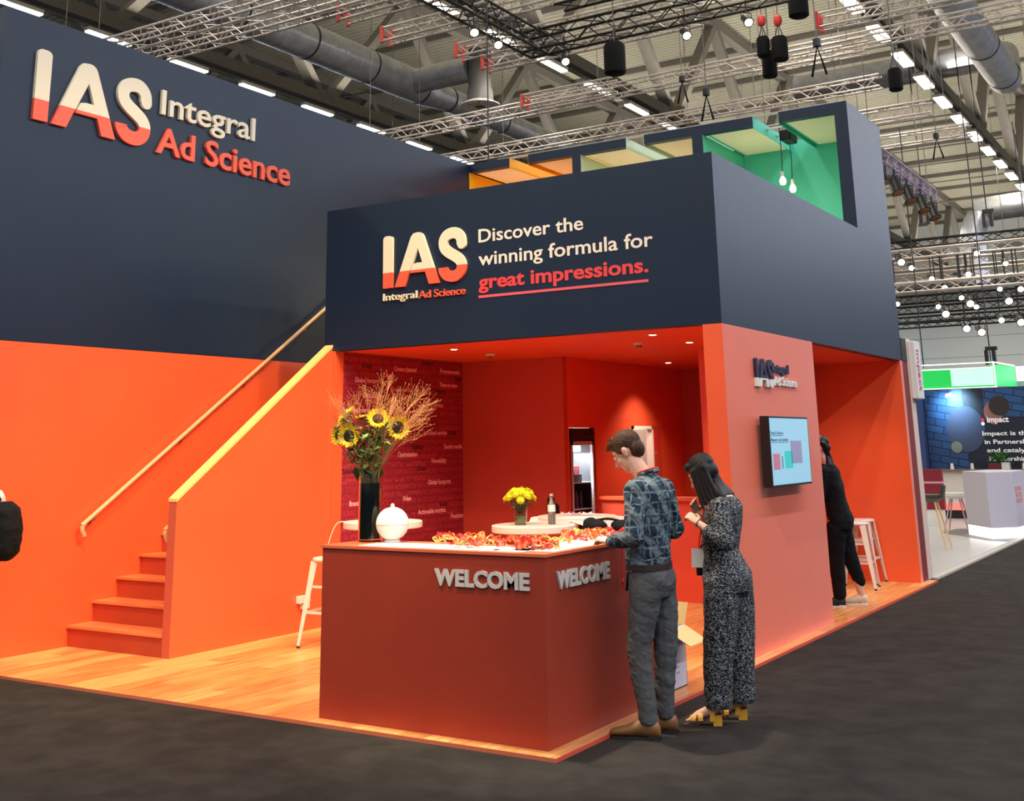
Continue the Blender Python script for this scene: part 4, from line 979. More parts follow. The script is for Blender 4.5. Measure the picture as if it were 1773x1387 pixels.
def lumpy(c, r_, amp, seed):
    rn = random.Random(seed); mb = MB().ell(c, r_, n=20, k=12); C = Vector(c)
    from mathutils import noise
    mb.v = [tuple(C + (Vector(v) - C) * (1 + amp * noise.noise(Vector(v) * 14 + Vector((seed, 0, 0))))) for v in mb.v]; 
    return mb
zmin = 1.1
b1 = lumpy((-.42, 1.44, 1.162), (.075, .085, .062), .5, 2); b1.v = [(x_, y_, max(z_, zmin + .0005)) for x_, y_, z_ in b1.v]; b1.build('bag_body', BLACKC, bg, smooth='full')
b1 = lumpy((-.23, 1.56, 1.158), (.10, .075, .058), .5, 5); b1.v = [(x_, y_, max(z_, zmin + .0005)) for x_, y_, z_ in b1.v]; b1.build('bag_flap', BLACKC, bg, smooth='full')
MB().tube(cr([(-.42, 1.46, 1.2), (-.34, 1.48, 1.215), (-.27, 1.54, 1.2)], 5), .01, 6).build('bag_strap', BLACKC, bg, smooth=True)
# lanyards and badges on the counter
sheet('paper_strip', -.86, .20, 1.1005, 1.28, .30, 0, PAPER, 'long white paper sheet lying along the front of the counter', t_=.001)
sheet('paper_strip', -.19, .76, 1.1005, .32, 1.2, 0, PAPER, 'long white paper sheet lying along the side wing of the counter', t_=.001)
lr = random.Random(21)
def lanyard(cx, cy, z, r_, m__, label):
    pts = []; ph = lr.uniform(0, 6.28); el = lr.uniform(.45, 1); n = 26; tw = lr.uniform(1, 2.4)
    for i in range(n):
        a = 2 * math.pi * i / n; rr_ = r_ * (1 + .3 * math.sin(2 * a + ph) + .2 * math.sin(5 * a + ph * 2))
        x_, y_ = rr_ * math.cos(a), rr_ * el * math.sin(a); pts.append(Vector((cx + x_ * math.cos(ph) - y_ * math.sin(ph), cy + x_ * math.sin(ph) + y_ * math.cos(ph), z + .004 + .016 * (1 + math.sin(3 * a + ph)))))
    vs = []; fs = []
    for i, p_ in enumerate(pts):
        d_ = (pts[(i + 1) % n] - pts[i - 1]).normalized(); sd = d_.cross(Vector((0, 0, 1))).normalized(); u_ = sd.cross(d_); t = math.sin(tw * 2 * math.pi * i / n) * 1.2
        w_ = (sd * math.sin(t) + u_ * math.cos(t)) * .008; nn = w_.cross(d_).normalized() * .0008
        vs += [p_ + w_ + nn, p_ - w_ + nn, p_ - w_ - nn, p_ + w_ - nn]
    for i in range(n):
        j = (i + 1) % n
        for k in range(4): fs.append((4 * i + k, 4 * i + (k + 1) % 4, 4 * j + (k + 1) % 4, 4 * j + k))
    zz = min(v[2] for v in vs); vs = [Vector((v[0], v[1], v[2] - zz + z)) for v in vs]
    t = thing('lanyard', (cx, cy, z), label, 'lanyard', 'lanyards heaped on the counter')
    MB().add(vs, fs).build('ribbon', m__, t)
    MB().box((cx + r_ * .8, cy - .01, z + .002), (cx + r_ * .8 + .025, cy + .008, z + .008)).build('clip', ALU, t)
for k in range(60):
    if k % 2: cx, cy = lr.uniform(-1.0, -.14), lr.uniform(.16, .36)
    else: cx, cy = lr.uniform(-.30, -.14), lr.uniform(.2, 1.28)
    m__ = [REDR, ORR, REDR, YELR, ORR][k % 5]
    nm = {REDR: 'red', ORR: 'orange', YELR: 'pale yellow'}[m__]; zn = 'at the left of the counter front' if cx < -.7 else 'in the middle of the counter front' if cx < -.33 else 'near the front corner of the counter' if cy < .5 else 'along the side wing of the counter' if cy < .95 else 'closest to the man on the counter'
    lanyard(cx, cy, 1.1025 + .008 * (k // 9), lr.uniform(.035, .065), m__, nm + ' lanyard ribbon heaped ' + zn)
for k in range(10):
    cx, cy = (lr.uniform(-1.3, -.2), lr.uniform(.06, .12)) if k % 2 else (lr.uniform(-.09, -.05), lr.uniform(.2, 1.2))
    o = MB().box((cx - .043, cy - .03, 1.1020), (cx + .043, cy + .03, 1.1035)).build('name_badge', WHITE); tag(o, 'blank white badge card at the front edge of the counter', 'badge', 'badge cards on the counter')
# hanging lanyard
hl = thing('hanging_lanyard', (.03, 1.0, 1.1), 'twisted red lanyard hanging over the side edge of the counter', 'lanyard')
MB().tube(cr([(-.03, .985, 1.108), (.018, .99, 1.106), (.022, .99, 1.0), (.02, .985, .87), (.024, .99, .80)], 4), [.004, .006] * 8 + [.006], 5).build('ribbon', REDR, hl)
MB().ell((.024, .99, .845), (.01, .012, .02)).build('clip', RED, hl, smooth=True)
# carton with open flaps
cx_ = thing('open_carton', (-.22, 2.0, 0), 'open white printed cardboard box with cream flaps behind the man', 'box')
b = MB(); X0, X1, Y0, Y1, Z = -.40, -.06, 1.83, 2.15, .42
for a_, b_ in (((X0, Y0, 0), (X1, Y1, .006)), ((X0, Y0, 0), (X0 + .006, Y1, Z)), ((X1 - .006, Y0, 0), (X1, Y1, Z)), ((X0, Y0, 0), (X1, Y0 + .006, Z)), ((X0, Y1 - .006, 0), (X1, Y1, Z))): b.box(a_, b_)
b.build('box_body', CARDW, cx_)
def flap(a_, b_, c_, d_):
    n_ = (Vector(b_) - Vector(a_)).cross(Vector(d_) - Vector(a_)).normalized() * .004
    q = [Vector(v) for v in (a_, b_, c_, d_)]; MB().add(q + [v + n_ for v in q], [(0, 1, 2, 3), (4, 5, 6, 7), (0, 1, 5, 4), (1, 2, 6, 5), (2, 3, 7, 6), (3, 0, 4, 7)]).build('flap', CARD, cx_)
flap((X1, Y0, Z), (X1, Y1, Z), (X1 + .17, Y1 + .02, Z - .10), (X1 + .17, Y0 + .02, Z - .10))
flap((X0, Y1, Z), (X1, Y1, Z), (X1 + .01, Y1 + .06, Z + .15), (X0, Y1 + .06, Z + .15))
flap((X0, Y0, Z), (X0, Y1, Z), (X0 - .12, Y1, Z + .1), (X0 - .12, Y0, Z + .1))
PU = mat('purple_print', (108, 92, 150), .6)
text('BLDAN', (X1, Y0 + .075, .285), YY, AZ, NX, .225, .06, .001, PU, cx_, 'printing', .03)
for k in range(3): box((X1, Y0 + .13, .10 + .04 * k), (X1 + .001, Y0 + .19 - .01 * k, .115 + .04 * k)).build('printing', mat('grey_print', (170, 164, 188), .6), cx_)
# pendants in the green room slot
for k, (y, zb) in enumerate(((8.30, 5.12), (8.70, 5.09))):
    x = -1.07
    t = thing('pendant_lamp', (x, y, zb), ['bare bulb pendant nearer the front of the green room', 'bare bulb pendant behind it in the green room'][k], 'lamp', None)
    MB().tube([(x, y, zb + .14), (x + .01, y, zb + .4), (x, y, 5.86)], .006, 6).build('cord', BLK, t)
    MB().lathe([(.016, .06), (.022, .07), (.022, .13), (.012, .14)], (x, y, zb), 12).build('socket', WHITE, t, smooth=True)
    MB().lathe([(.0, -.05), (.03, -.04), (.045, 0), (.035, .035), (.018, .065)], (x, y, zb), 16).build('bulb', LAMPW, t, smooth=True)
MB().box((-1.245, 8.27, 5.86), (-.89, 8.33, 5.885)).box((-1.245, 8.67, 5.86), (-.89, 8.73, 5.885)).build('slot_crossbar', ALU, bpy.data.objects['wall_room_3'])
sp = thing('slot_spotlight', (-1.0, 8.5, 5.7), 'black box spotlight hanging in the green room roof slot', 'speaker')
box((-1.09, 8.36, 5.70), (-.94, 8.66, 5.855)).build('cabinet', BLK, sp, bevel=.02)  # the spotlight is built as a plain unlit black box

# ================================================================ NEIGHBOURING STAND
NFL = mat('pale_grey_vinyl', (196, 194, 184), .25)
nf = frame('floor_neighbour', (-2, 15, 0))
box((-4.5, 9.865, FZ), (-.02, 24.5, .02)).build('grey_vinyl', NFL, nf)
box((-.02, 9.865, FZ), (.06, 24.5, .005)).build('beige_edge', mat('beige_edge', (190, 176, 160), .6), nf)
struct('wall_neighbour', box((-3, 9.63, 0), (0.005, 9.86, 3.06)), mat('blush_panel', (228, 196, 176), .6))
sg = thing('vertical_sign', (.03, 9.75, 2.27), 'narrow white upright sign with pink letters beside the cream wall end', 'sign')
box((.006, 9.70, 2.27), (.09, 10.03, 3.03)).build('sign_box', WHITE, sg, bevel=.01)
text('impact', (.0905, 9.78, 2.92), (0, 0, -1), (0, 1, 0), NX, .55, .16, .004, mat('pink_letter', (206, 96, 110), .5), sg, 'lettering', .01)
sp = thing('black_speaker', (-.06, 9.42, 2.75), 'black box above the dark red end of the orange alcove', 'speaker')
box((-.2, 9.352, 2.751), (.005, 9.62, 3.05)).build('cabinet', BLK, sp); MB().lathe([(.02, 3.05), (.02, 3.08)], (-.06, 9.43, 0), 10).build('knob', BLK, sp)
# mural wall
mu = frame('wall_mural', (-1.2, 22, 0))
NV = mat('mural_navy', (22, 30, 48), .5)
box((-2.62, 22, .0), (1.6, 22.15, 2.86)).build('mural_panel', NV, mu)
def mat_brick():
    m = mat('mural_brick_print', (34, 90, 150), .5); nt, b = nodes_of(m); tc = nt.nodes.new('ShaderNodeTexCoord'); sp_ = nt.nodes.new('ShaderNodeSeparateXYZ'); cb_ = nt.nodes.new('ShaderNodeCombineXYZ')
    nt.links.new(tc.outputs['Object'], sp_.inputs[0]); nt.links.new(sp_.outputs['X'], cb_.inputs['X']); nt.links.new(sp_.outputs['Z'], cb_.inputs['Y'])
    mp = nt.nodes.new('ShaderNodeMapping'); mp.inputs['Rotation'].default_value = (0, 0, .2); nt.links.new(cb_.outputs[0], mp.inputs[0])
    br = nt.nodes.new('ShaderNodeTexBrick'); br.inputs['Scale'].default_value = 1; br.inputs['Brick Width'].default_value = .4; br.inputs['Row Height'].default_value = .16; br.inputs['Mortar Size'].default_value = .012
    br.inputs['Color1'].default_value = rgb(36, 84, 132); br.inputs['Color2'].default_value = rgb(30, 66, 112); br.inputs['Mortar'].default_value = rgb(14, 30, 56)
    nt.links.new(mp.outputs[0], br.inputs['Vector']); nt.links.new(br.outputs[0], b.inputs['Base Color']); return m
box((-2.60, 21.99, 1.0), (-1.75, 21.999, 2.84)).build('brick_print', mat_brick(), mu)
box((-1.3, 21.99, 2.2), (-.2, 21.999, 2.84)).build('brick_print', mat_brick(), mu)
def blob2(cx, cz, rx, rz, m__, y=21.985, nm='printed_figure'):
    MB().prism([(cx + rx * math.cos(a / 20 * 6.2832), cz + rz * math.sin(a / 20 * 6.2832)) for a in range(20)], (0, y, 0), (1, 0, 0), (0, 0, 1), (0, 1, 0), .004).build(nm, m__, mu)
blob2(-1.75, 1.95, .42, .52, mat('mural_shirt', (58, 66, 92), .6)); blob2(-1.12, 2.3, .2, .26, mat('mural_skin', (150, 100, 92), .6), 21.98); blob2(-.98, 2.45, .22, .22, mat('mural_hair', (48, 36, 34), .6), 21.975)
blob2(-1.98, 1.55, .12, .13, mat('mural_disc', (120, 130, 110), .6), 21.97)
WT = mat('mural_text', (236, 232, 226), .5, emit=.2)
NY = (0, -1, 0)
text('impact', (-1.27, 21.985, 2.09), AX, AZ, NY, .46, .13, .01, WT, mu, 'printed_text', .03)
blob2(-1.36, 2.14, .04, .045, mat('mural_red', (220, 60, 70), .5), 21.97); blob2(-1.36, 2.06, .04, .04, WT, 21.965)
for i, t in enumerate(('Impact is the global leader', 'in Partnership Automation', 'and catalyst for the', 'Partnership Economy')):
    text(t, (-1.40 + .03 * i, 21.985, 1.80 - .185 * i), AX, AZ, NY, len(t) * .0775, .095, .006, WT, mu, 'printed_text', .02)
box((-2.75, 21.7, 0), (-2.62, 22.1, 2.86)).build('blue_post', mat('post_blue', (50, 66, 110), .5), mu)
light('mural_wash_light', 'SPOT', (-1.98, 21.55, 2.66), 110, (.45, .8, 1), (-1.95, 22, 2.5), angle=110, rad=.05)
o = MB().tube([(-2.0, 21.6, 2.70), (-2.0, 21.998, 2.74)], .035, 10).build('wash_lamp', LAMPC); tag(o, 'small blue white wash lamp at the top of the mural', 'lamp')
# low bench and shelf
bn = thing('white_bench', (-1.2, 21.4, 0), 'long white bench front with red light strip below the mural', 'bench')
box((-2.7, 21.4, .35), (1.6, 21.95, 1.03)).build('front', mat('bench_white', (214, 200, 186), .5), bn); box((-2.7, 21.3, 1.03), (1.6, 21.95, 1.07)).build('shelf_top', mat('shelf_brown', (120, 92, 70), .5), bn)
box((-2.7, 21.38, .2), (1.6, 21.95, .349)).build('light_strip', mat('strip_red', (250, 130, 120), .5, emit=.5), bn); box((-2.7, 21.45, .02), (1.6, 21.95, .2)).build('plinth', BLK, bn)
for x, lb in ((-2.05, 'leftmost white card stand on the mural shelf'), (-1.62, 'second white card stand on the mural shelf'), (-.55, 'small white pot right of the fern'), (-.25, 'rightmost white card stand on the mural shelf')):
    o = MB().loft([((x, 21.6, 1.0705), .04, .07), ((x, 21.6, 1.2), .03, .055)], 8).build('card_stand', WHITE); tag(o, lb, 'stand')
# fern
fe = thing('potted_fern', (-.95, 21.5, 1.07), 'green fern in dark red and white pots on the mural shelf', 'plant')
box((-1.25, 21.42, 1.0705), (-1.0, 21.62, 1.2)).build('red_pot', mat('dark_red_pot', (110, 28, 34), .5), fe); box((-.98, 21.42, 1.0705), (-.82, 21.62, 1.22)).build('white_pot', WHITE, fe)
g = MB(); fr2 = random.Random(6)
for k in range(90):
    a = fr2.uniform(0, 6.28); l = fr2.uniform(.22, .5); c = Vector((-1.0, 21.5, 1.2)); e_ = c + Vector((math.cos(a) * l, math.sin(a) * l * .5, fr2.uniform(-.02, .28))); mdd = c.lerp(e_, .5) + Vector((0, 0, .1)); sd = Vector((-math.sin(a), math.cos(a), 0)) * .02
    g.add([c, mdd + sd, e_, mdd - sd], [(0, 1, 2, 3)])
g.build('fronds', mat('fern_green', (56, 110, 44), .5, var=.3, vscale=20), fe)['kind'] = 'stuff'
# hexagonal counter with lit base
hc = thing('lit_counter', (-.45, 17, 0), 'white angular counter with glowing base on the neighbouring stand', 'counter')
hexp = [(-.93, 17.0), (-.36, 16.1), (.02, 16.5), (.08, 17.6), (-.6, 18.2)]
WC = mat('satin_white', (206, 196, 204), .35)
MB().prism(hexp, (0, 0, .2), AX, YY, AZ, .95).build('body', WC, hc)
MB().prism([(x_ * .98 - .01, y_) for x_, y_ in hexp], (0, 0, .021), AX, YY, AZ, .178).build('lit_base', mat('base_glow', (255, 250, 255), .5, emit=1.6), hc)
mk = MB()
for k in range(9): mk.box((.022 + .006, 16.62 + (k % 3) * .16, .62 + (k // 3) * .1), (.032 + .009, 16.70 + (k % 3) * .16, .69 + (k // 3) * .1))
for k in range(9): box((.0215 + .055 * (((16.65 + (k % 3) * .16) - 16.5) / 1.1), 16.62 + (k % 3) * .16, .62 + (k // 3) * .1), (.035 + .055 * (((16.65 + (k % 3) * .16) - 16.5) / 1.1), 16.70 + (k % 3) * .16, .69 + (k // 3) * .1)).build('pink_emblem', mat('pink_emblem', (236, 150, 150), .5), hc)
rg = thing('grey_plinth', (-.6, 16.8, .02), 'low grey step plate under the glowing white counter', 'plinth')
MB().prism([(-1.5, 17.2), (-.38, 15.75), (.0, 15.8), (.0, 18.4), (-1.4, 18.4)], (0, 0, .0202), AX, YY, AZ, .0).build if 0 else None
MB().prism([(-1.5, 17.3), (-.38, 15.7), (-.03, 15.6), (-.03, 18.4), (-1.4, 18.4)], (0, 0, .0201), AX, YY, AZ, .0005).build('plate', mat('plate_grey', (120, 112, 108), .5), rg)
# stool and chairs
def shell_stool(cx, cy, h, seatm, legm, name, label, back=True):
    t = thing(name, (cx, cy, .02), label, 'stool')
    MB().loft([((cx, cy, h - .05), .12, .14), ((cx, cy, h), .2, .21), ((cx, cy, h + .06), .21, .22)], 16).build('seat', seatm, t, smooth=True)
    if back: MB().loft([((cx + .16, cy + .1, h), .03, .16), ((cx + .2, cy + .12, h + .2), .02, .15)], 12).build('backrest', seatm, t, smooth=True)
    for sx, sy in ((-1, -1), (1, -1), (1, 1), (-1, 1)): MB().tube([(cx + sx * .08, cy + sy * .08, h - .03), (cx + sx * .22, cy + sy * .22, .022)], [.017, .012], 8).build('leg', legm, t, smooth=True)
shell_stool(-.85, 13.9, .80, mat('olive_shell', (64, 60, 50), .5), WOODR, 'shell_stool', 'dark shell bar stool with wooden legs by the cream wall', True)
shell_stool(-1.28, 17.9, .66, WHITE, mat('glossy_leg', (190, 150, 150), .2), 'white_stool', 'white stool between the wooden leg stool and glowing counter', False)
shell_stool(.25, 19.3, .80, WHITE, ALU, 'white_stool', 'white curved seat stool at the right picture edge', True)
rc = thing('red_bench_back', (-2.1, 18.8, 0), 'dark red upholstered seat back behind the wooden leg stool', 'chair')
box((-2.35, 18.8, .35), (-1.70, 18.95, .86)).build('lower_pad', mat('wine_fabric', (130, 24, 36), .7), rc); box((-2.35, 18.8, .90), (-1.70, 18.95, 1.14)).build('upper_pad', mat('wine_fabric', (130, 24, 36), .7), rc)
box((-2.35, 18.79, .86), (-1.68, 18.96, .90)).build('pink_rail', mat('rail_pink', (214, 150, 160), .5), rc); box((-2.35, 18.82, .02), (-1.72, 18.92, .35)).build('foot_panel', WHITE, rc)
# green fascia lightbox
gf = thing('green_lightbox', (-2.2, 24, 2.95), 'large green backlit lightbox hanging above the neighbouring stand', 'lightbox')
box((-5, 24, 2.98), (-1.33, 24.3, 3.42)).build('front_panel', mat('green_film', (30, 190, 80), .4, emit=.55, ecol=(40, 210, 90)), gf)
box((-2.35, 23.99, 3.0), (-1.36, 23.999, 3.40)).build('pale_panel', mat('pale_green_film', (190, 250, 215), .4, emit=.75), gf)
MB().prism([(-1.33, 24.0), (-1.05, 25.2), (-1.15, 25.2), (-1.40, 24.02)], (0, 0, 2.98), AX, YY, AZ, .50).build('side_panel', mat('green_film_2', (60, 226, 120), .4, emit=.5), gf)
for z in (2.95, 3.42, 3.54):
    MB().bar((-5, 23.98, z), (-1.32, 23.98, z), .03, .028).build('lit_edge', mat('lit_edge', (235, 255, 225), .5, emit=1.1), gf)
MB().bar((-1.325, 23.97, 2.94), (-1.325, 23.97, 3.56), .03, .03).build('lit_edge', MATS['lit_edge'], gf)
MB().bar((-1.32, 23.97, 3.54), (-1.05, 25.2, 3.50), .03, .03).build('lit_edge', MATS['lit_edge'], gf)
for x in (-3.0, -1.4): MB().tube([(x, 24.1, 3.5), (x, 24.1, 9.8)], .015, 5).build('hanger', BLK, gf)
wf_ = thing('white_lightbox', (-.2, 25.2, 2.98), 'plain white glowing lightbox at the right edge', 'lightbox')
box((-1.03, 25.21, 3.12), (3, 25.5, 3.48)).build('lit_panel', mat('white_film', (255, 255, 255), .4, emit=1.3), wf_); box((-1.03, 25.21, 2.98), (3, 25.5, 3.118)).build('lower_panel', mat('grey_film', (180, 188, 190), .5), wf_)
MB().tube([(-.4, 25.3, 3.48), (-.4, 25.3, 9.8)], .015, 5).build('hanger', BLK, wf_)
o = box((-2.05, 23.2, 2.72), (3, 23.3, 2.90)).build('timber_beam', mat('beam_brown', (140, 100, 60), .6)); tag(o, 'brown timber beam under the green lightbox', 'beam')
for x in (-1.9, 2.8): MB().box((x - .03, 23.22, .02), (x + .03, 23.28, 2.72)).build('beam_post', mat('beam_brown', (140, 100, 60), .6), o)

# ================================================================ PEOPLE
from mathutils import noise
def fuse(mb, name, mats, parent, voxel=.008, smooth=3, wrinkle=0, wscale=9, zones=None, seed=0, cut=None):
    me = mb.mesh('tmp', [MATS['skin']]); o = bpy.data.objects.new('tmp', me); COL.objects.link(o)
    md = o.modifiers.new('r', 'REMESH'); md.mode = 'VOXEL'; md.voxel_size = voxel; md.adaptivity = 0
    dg = bpy.context.evaluated_depsgraph_get(); dg.update(); me2 = bpy.data.meshes.new_from_object(o.evaluated_get(dg)); me2.name = name
    bpy.data.objects.remove(o)
    bm = bmesh.new(); bm.from_mesh(me2)
    for _ in range(smooth): bmesh.ops.smooth_vert(bm, verts=bm.verts, factor=.5, use_axis_x=True, use_axis_y=True, use_axis_z=True)
    if wrinkle:
        bm.normal_update()
        for v in bm.verts:
            p = Vector((v.co.x * wscale, v.co.y * wscale, v.co.z * wscale * 1.7 + v.co.x * 6)) + Vector((seed, 0, 0))
            n = noise.noise(p) * .8 + abs(noise.noise(p * 2.1)) * .7 - .3
            v.co += v.normal * n * wrinkle
    if cut is not None:
        r = bmesh.ops.bisect_plane(bm, geom=bm.verts[:] + bm.edges[:] + bm.faces[:], plane_co=(0, 0, cut), plane_no=(0, 0, 1), clear_inner=True)
        bmesh.ops.holes_fill(bm, edges=[e for e in bm.edges if e.is_boundary], sides=0)
    off = parent_world(parent)
    for v in bm.verts: v.co -= off
    bm.to_mesh(me2); bm.free(); me2.materials.clear()
    for m__ in (mats if isinstance(mats, list) else [mats]): me2.materials.append(m__)
    if zones:
        for p in me2.polygons: p.material_index = zones(p.center + off)
    me2.polygons.foreach_set('use_smooth', [True] * len(me2.polygons))
    return link(name, me2, parent, off)
def chain(mb, pts, rs):
    for i in range(len(pts) - 1): mb.cap(pts[i], pts[i + 1], rs[i], rs[i + 1])
def axes(F, tilt, lean=0):
    F = Vector(F).normalized(); Sd = Vector((0, 0, 1)).cross(F).normalized()
    Fd = (F * math.cos(tilt) - Vector((0, 0, 1)) * math.sin(tilt)); U = Fd.cross(Sd).normalized()
    return Fd, Sd, U            # Sd points to the person's left
def head(mb, C, ax, s=1.0, jaw=1.0):
    F, Sd, U = ax; M = Matrix((F, Sd, U)).transposed(); C = Vector(C)
    L = lambda f, l, u: C + (F * f + Sd * l + U * u) * s
    mb.ell(L(-.012, 0, .035), Vector((.098, .077, .092)) * s, M, 18, 12)
    mb.ell(L(.022, 0, -.035), Vector((.066, .058 * jaw, .085)) * s, M, 16, 10)
    mb.ell(L(.055, 0, -.092), Vector((.026, .026 * jaw, .022)) * s, M)
    mb.ell(L(.062, 0, .035), Vector((.032, .055, .022)) * s, M)                  # brow
    mb.cap(L(.082, 0, .012), L(.108, 0, -.026), .009 * s, .014 * s); mb.ell(L(.094, 0, -.03), Vector((.014, .018, .009)) * s, M)
    mb.ell(L(.082, 0, -.058), Vector((.012, .022, .007)) * s, M); mb.ell(L(.079, 0, -.071), Vector((.012, .019, .007)) * s, M)
    for k in (-1, 1):
        mb.ell(L(.058, k * .034, -.02), Vector((.024, .022, .024)) * s, M)
        mb.ell(L(-.008, k * .079, -.004), Vector((.017, .008, .031)) * s, M); mb.ell(L(-.016, k * .085, .008), Vector((.013, .006, .02)) * s, M)
def face_parts(root, C, ax, s=1.0, hairm=None):
    F, Sd, U = ax; C = Vector(C); L = lambda f, l, u: C + (F * f + Sd * l + U * u) * s; M = Matrix((F, Sd, U)).transposed()
    for k in (-1, 1):
        e = MB().ell(L(.079, k * .031, .010), .0105 * s, n=12, k=8).build('eye', mat('eye_white', (225, 215, 205), .3), root, smooth='full')
        MB().ell(L(.087, k * .031, .008), .0045 * s, n=8, k=6).build('iris', mat('eye_dark', (40, 28, 20), .2), e, smooth='full')
        MB().cap(L(.089, k * .018, .034), L(.078, k * .048, .036), .004 * s, .0025 * s, 6).build('eyebrow', hairm, root, smooth=True)
        MB().ell(L(.0855, k * .031, .0165), Vector((.005, .012, .004)) * s, M).build('eyelid', SKIN, root, smooth='full')
    MB().ell(L(.090, 0, -.0645), Vector((.006, .021, .0065)) * s, M).build('lips', mat('lip', (176, 96, 90), .5), root, smooth='full')
def hand(mb, W, D, N, s=1.0, curl=.5, thumb=1, spread=.10):
    """W wrist, D pointing direction, N palm normal (palm faces N); thumb = side sign"""
    W = Vector(W); D = Vector(D).normalized(); N = Vector(N); N = (N - D * N.dot(D)).normalized(); T = D.cross(N).normalized() * thumb
    k = W + D * .085 * s
    M = Matrix((D, T, N)).transposed()
    mb.ell(W + D * .045 * s, Vector((.052, .036, .014)) * s, M); 
    for i, (o_, l) in enumerate(((.029, .072), (.010, .080), (-.010, .074), (-.028, .058))):
        b0 = W + D * .030 * s + T * o_ * .7 * s; b1 = W + (D * .082 + T * o_) * s; r_ = (.0088, .009, .0085, .0075)[i] * s
        dd = (D + T * o_ * spread * 30 / 3 * .3).normalized(); a = curl * (.8 + .12 * i)
        q1 = b1 + (dd * math.cos(a * .6) + N * math.sin(a * .6)) * l * .48 * s; q2 = q1 + (dd * math.cos(a * 1.4) + N * math.sin(a * 1.4)) * l * .32 * s; q3 = q2 + (dd * math.cos(a * 2) + N * math.sin(a * 2)) * l * .22 * s
        chain(mb, [b0, b1, q1, q2, q3], [r_ * 1.1, r_ * 1.08, r_ * .98, r_ * .9, r_ * .78])
    t0 = W + (D * .018 + T * .022) * s; t1 = t0 + (D * .55 + T * .75 + N * .25).normalized() * .038 * s; t2 = t1 + (D * .85 + T * .35 + N * .4).normalized() * .032 * s; t3 = t2 + (D * .9 + N * .4).normalized() * .022 * s
    chain(mb, [t0, t1, t2, t3], [.014 * s, .0105 * s, .0095 * s, .0085 * s])
def nails(root, pts): pass

# ---- man ------------------------------------------------------------------
man = thing('person', (.34, .72, FZ), 'man in checked shirt and grey trousers with tan shoes reaching over counter', 'person')
MF = Vector((-1, -.06, 0)).normalized(); hax = axes((-1, -.12, 0), .62); HC = Vector((.235, .715, 1.69))
b = MB(); head(b, HC, hax, 1.04)
b.cap((.365, .73, 1.50), (.275, .72, 1.635), .062, .056)
TOR = [((.345, .725, .84), .10, .15), ((.355, .73, .92), .118, .168), ((.345, .73, 1.02), .104, .152), ((.345, .73, 1.15), .104, .152), ((.355, .73, 1.30), .112, .18), ((.37, .73, 1.42), .11, .195), ((.375, .73, 1.49), .085, .16), ((.375, .73, 1.53), .055, .08)]
b.loft(TOR, 20, MF)
ML = [Vector(v) for v in ((.36, .54, 1.455), (.385, .455, 1.18), (.16, .545, 1.135))]; MR = [Vector(v) for v in ((.385, .92, 1.455), (.42, 1.0, 1.19), (.18, .93, 1.135))]
for A in (ML, MR): chain(b, A, [.058, .044, .028])
chain(b, [(.36, .65, .90), (.30, .63, .50), (.335, .63, .09)], [.085, .06, .04]); chain(b, [(.36, .82, .90), (.385, .83, .50), (.36, .83, .09)], [.085, .06, .04])
for hx, hy, tx, ty in ((.345, .63, .16, .59), (.37, .83, .19, .80)): b.cap((hx, hy, .045), (tx, ty, .018), .026, .018)
hand(b, ML[2], Vector((-.155, .10, .012)), (0, 0, -1), 1.05, .42, -1); hand(b, MR[2], Vector((-.15, -.02, .0)), (0, 0, -1), 1.05, .4, 1)
fuse(b, 'body', SKIN, man, .0055, 2)
face_parts(man, HC, hax, 1.04, HAIRB)
# hair cap
def hair_cap(root, C, ax, s, m__, extra=None, amp=.0025, seed=1):
    F, Sd, U = ax; M = Matrix((F, Sd, U)).transposed(); C = Vector(C); L = lambda f, l, u: C + (F * f + Sd * l + U * u) * s
    h = MB(); h.ell(L(-.022, 0, .052), Vector((.104, .083, .088)) * s, M, 20, 14); h.ell(L(-.06, 0, -.005), Vector((.058, .068, .07)) * s, M, 16, 10)
    h.ell(L(.045, .01, .092), Vector((.05, .058, .03)) * s, M)
    for k in (-1, 1): h.ell(L(.012, k * .066, .035), Vector((.032, .014, .035)) * s, M)
    if extra: extra(h, L, M)
    return fuse(h, 'hair', m__, root, .0055, 3, amp, 55, seed=seed)
def man_fringe(h, L, M):
    for i in range(7): h.cap(L(.03, -.045 + .015 * i, .115), L(.092, -.045 + .014 * i, .082 + .006 * (i % 3)), .018, .010, 8)
    for k in (-1, 1): h.ell(L(.005, k * .074, .008), (.012, .008, .025), M)
hair_cap(man, HC, hax, 1.04, HAIRB, man_fringe)
# shirt
sh = MB(); sh.loft([((.345, .73, .955), .128, .180), ((.345, .73, 1.0), .130, .180), ((.350, .73, 1.10), .132, .178), ((.352, .73, 1.22), .132, .185), ((.36, .73, 1.34), .132, .202), ((.372, .73, 1.43), .128, .212), ((.378, .73, 1.49), .10, .18), ((.378, .73, 1.535), .068, .095), ((.362, .728, 1.555), .058, .066)], 24, MF)
chain(sh, [Vector((.37, .60, 1.46)), ML[0], (ML[0] + ML[1]) / 2 + Vector((.008, -.006, 0)), ML[1], (ML[1] + ML[2]) / 2 + Vector((0, 0, -.004)), ML[1].lerp(ML[2], .86)], [.075, .074, .066, .062, .054, .044])
chain(sh, [Vector((.38, .86, 1.46)), MR[0], (MR[0] + MR[1]) / 2, MR[1], (MR[1] + MR[2]) / 2, MR[1].lerp(MR[2], .86)], [.075, .074, .066, .062, .054, .044])
fuse(sh, 'shirt', PLAID, man, .007, 3, .010, 11, seed=3)
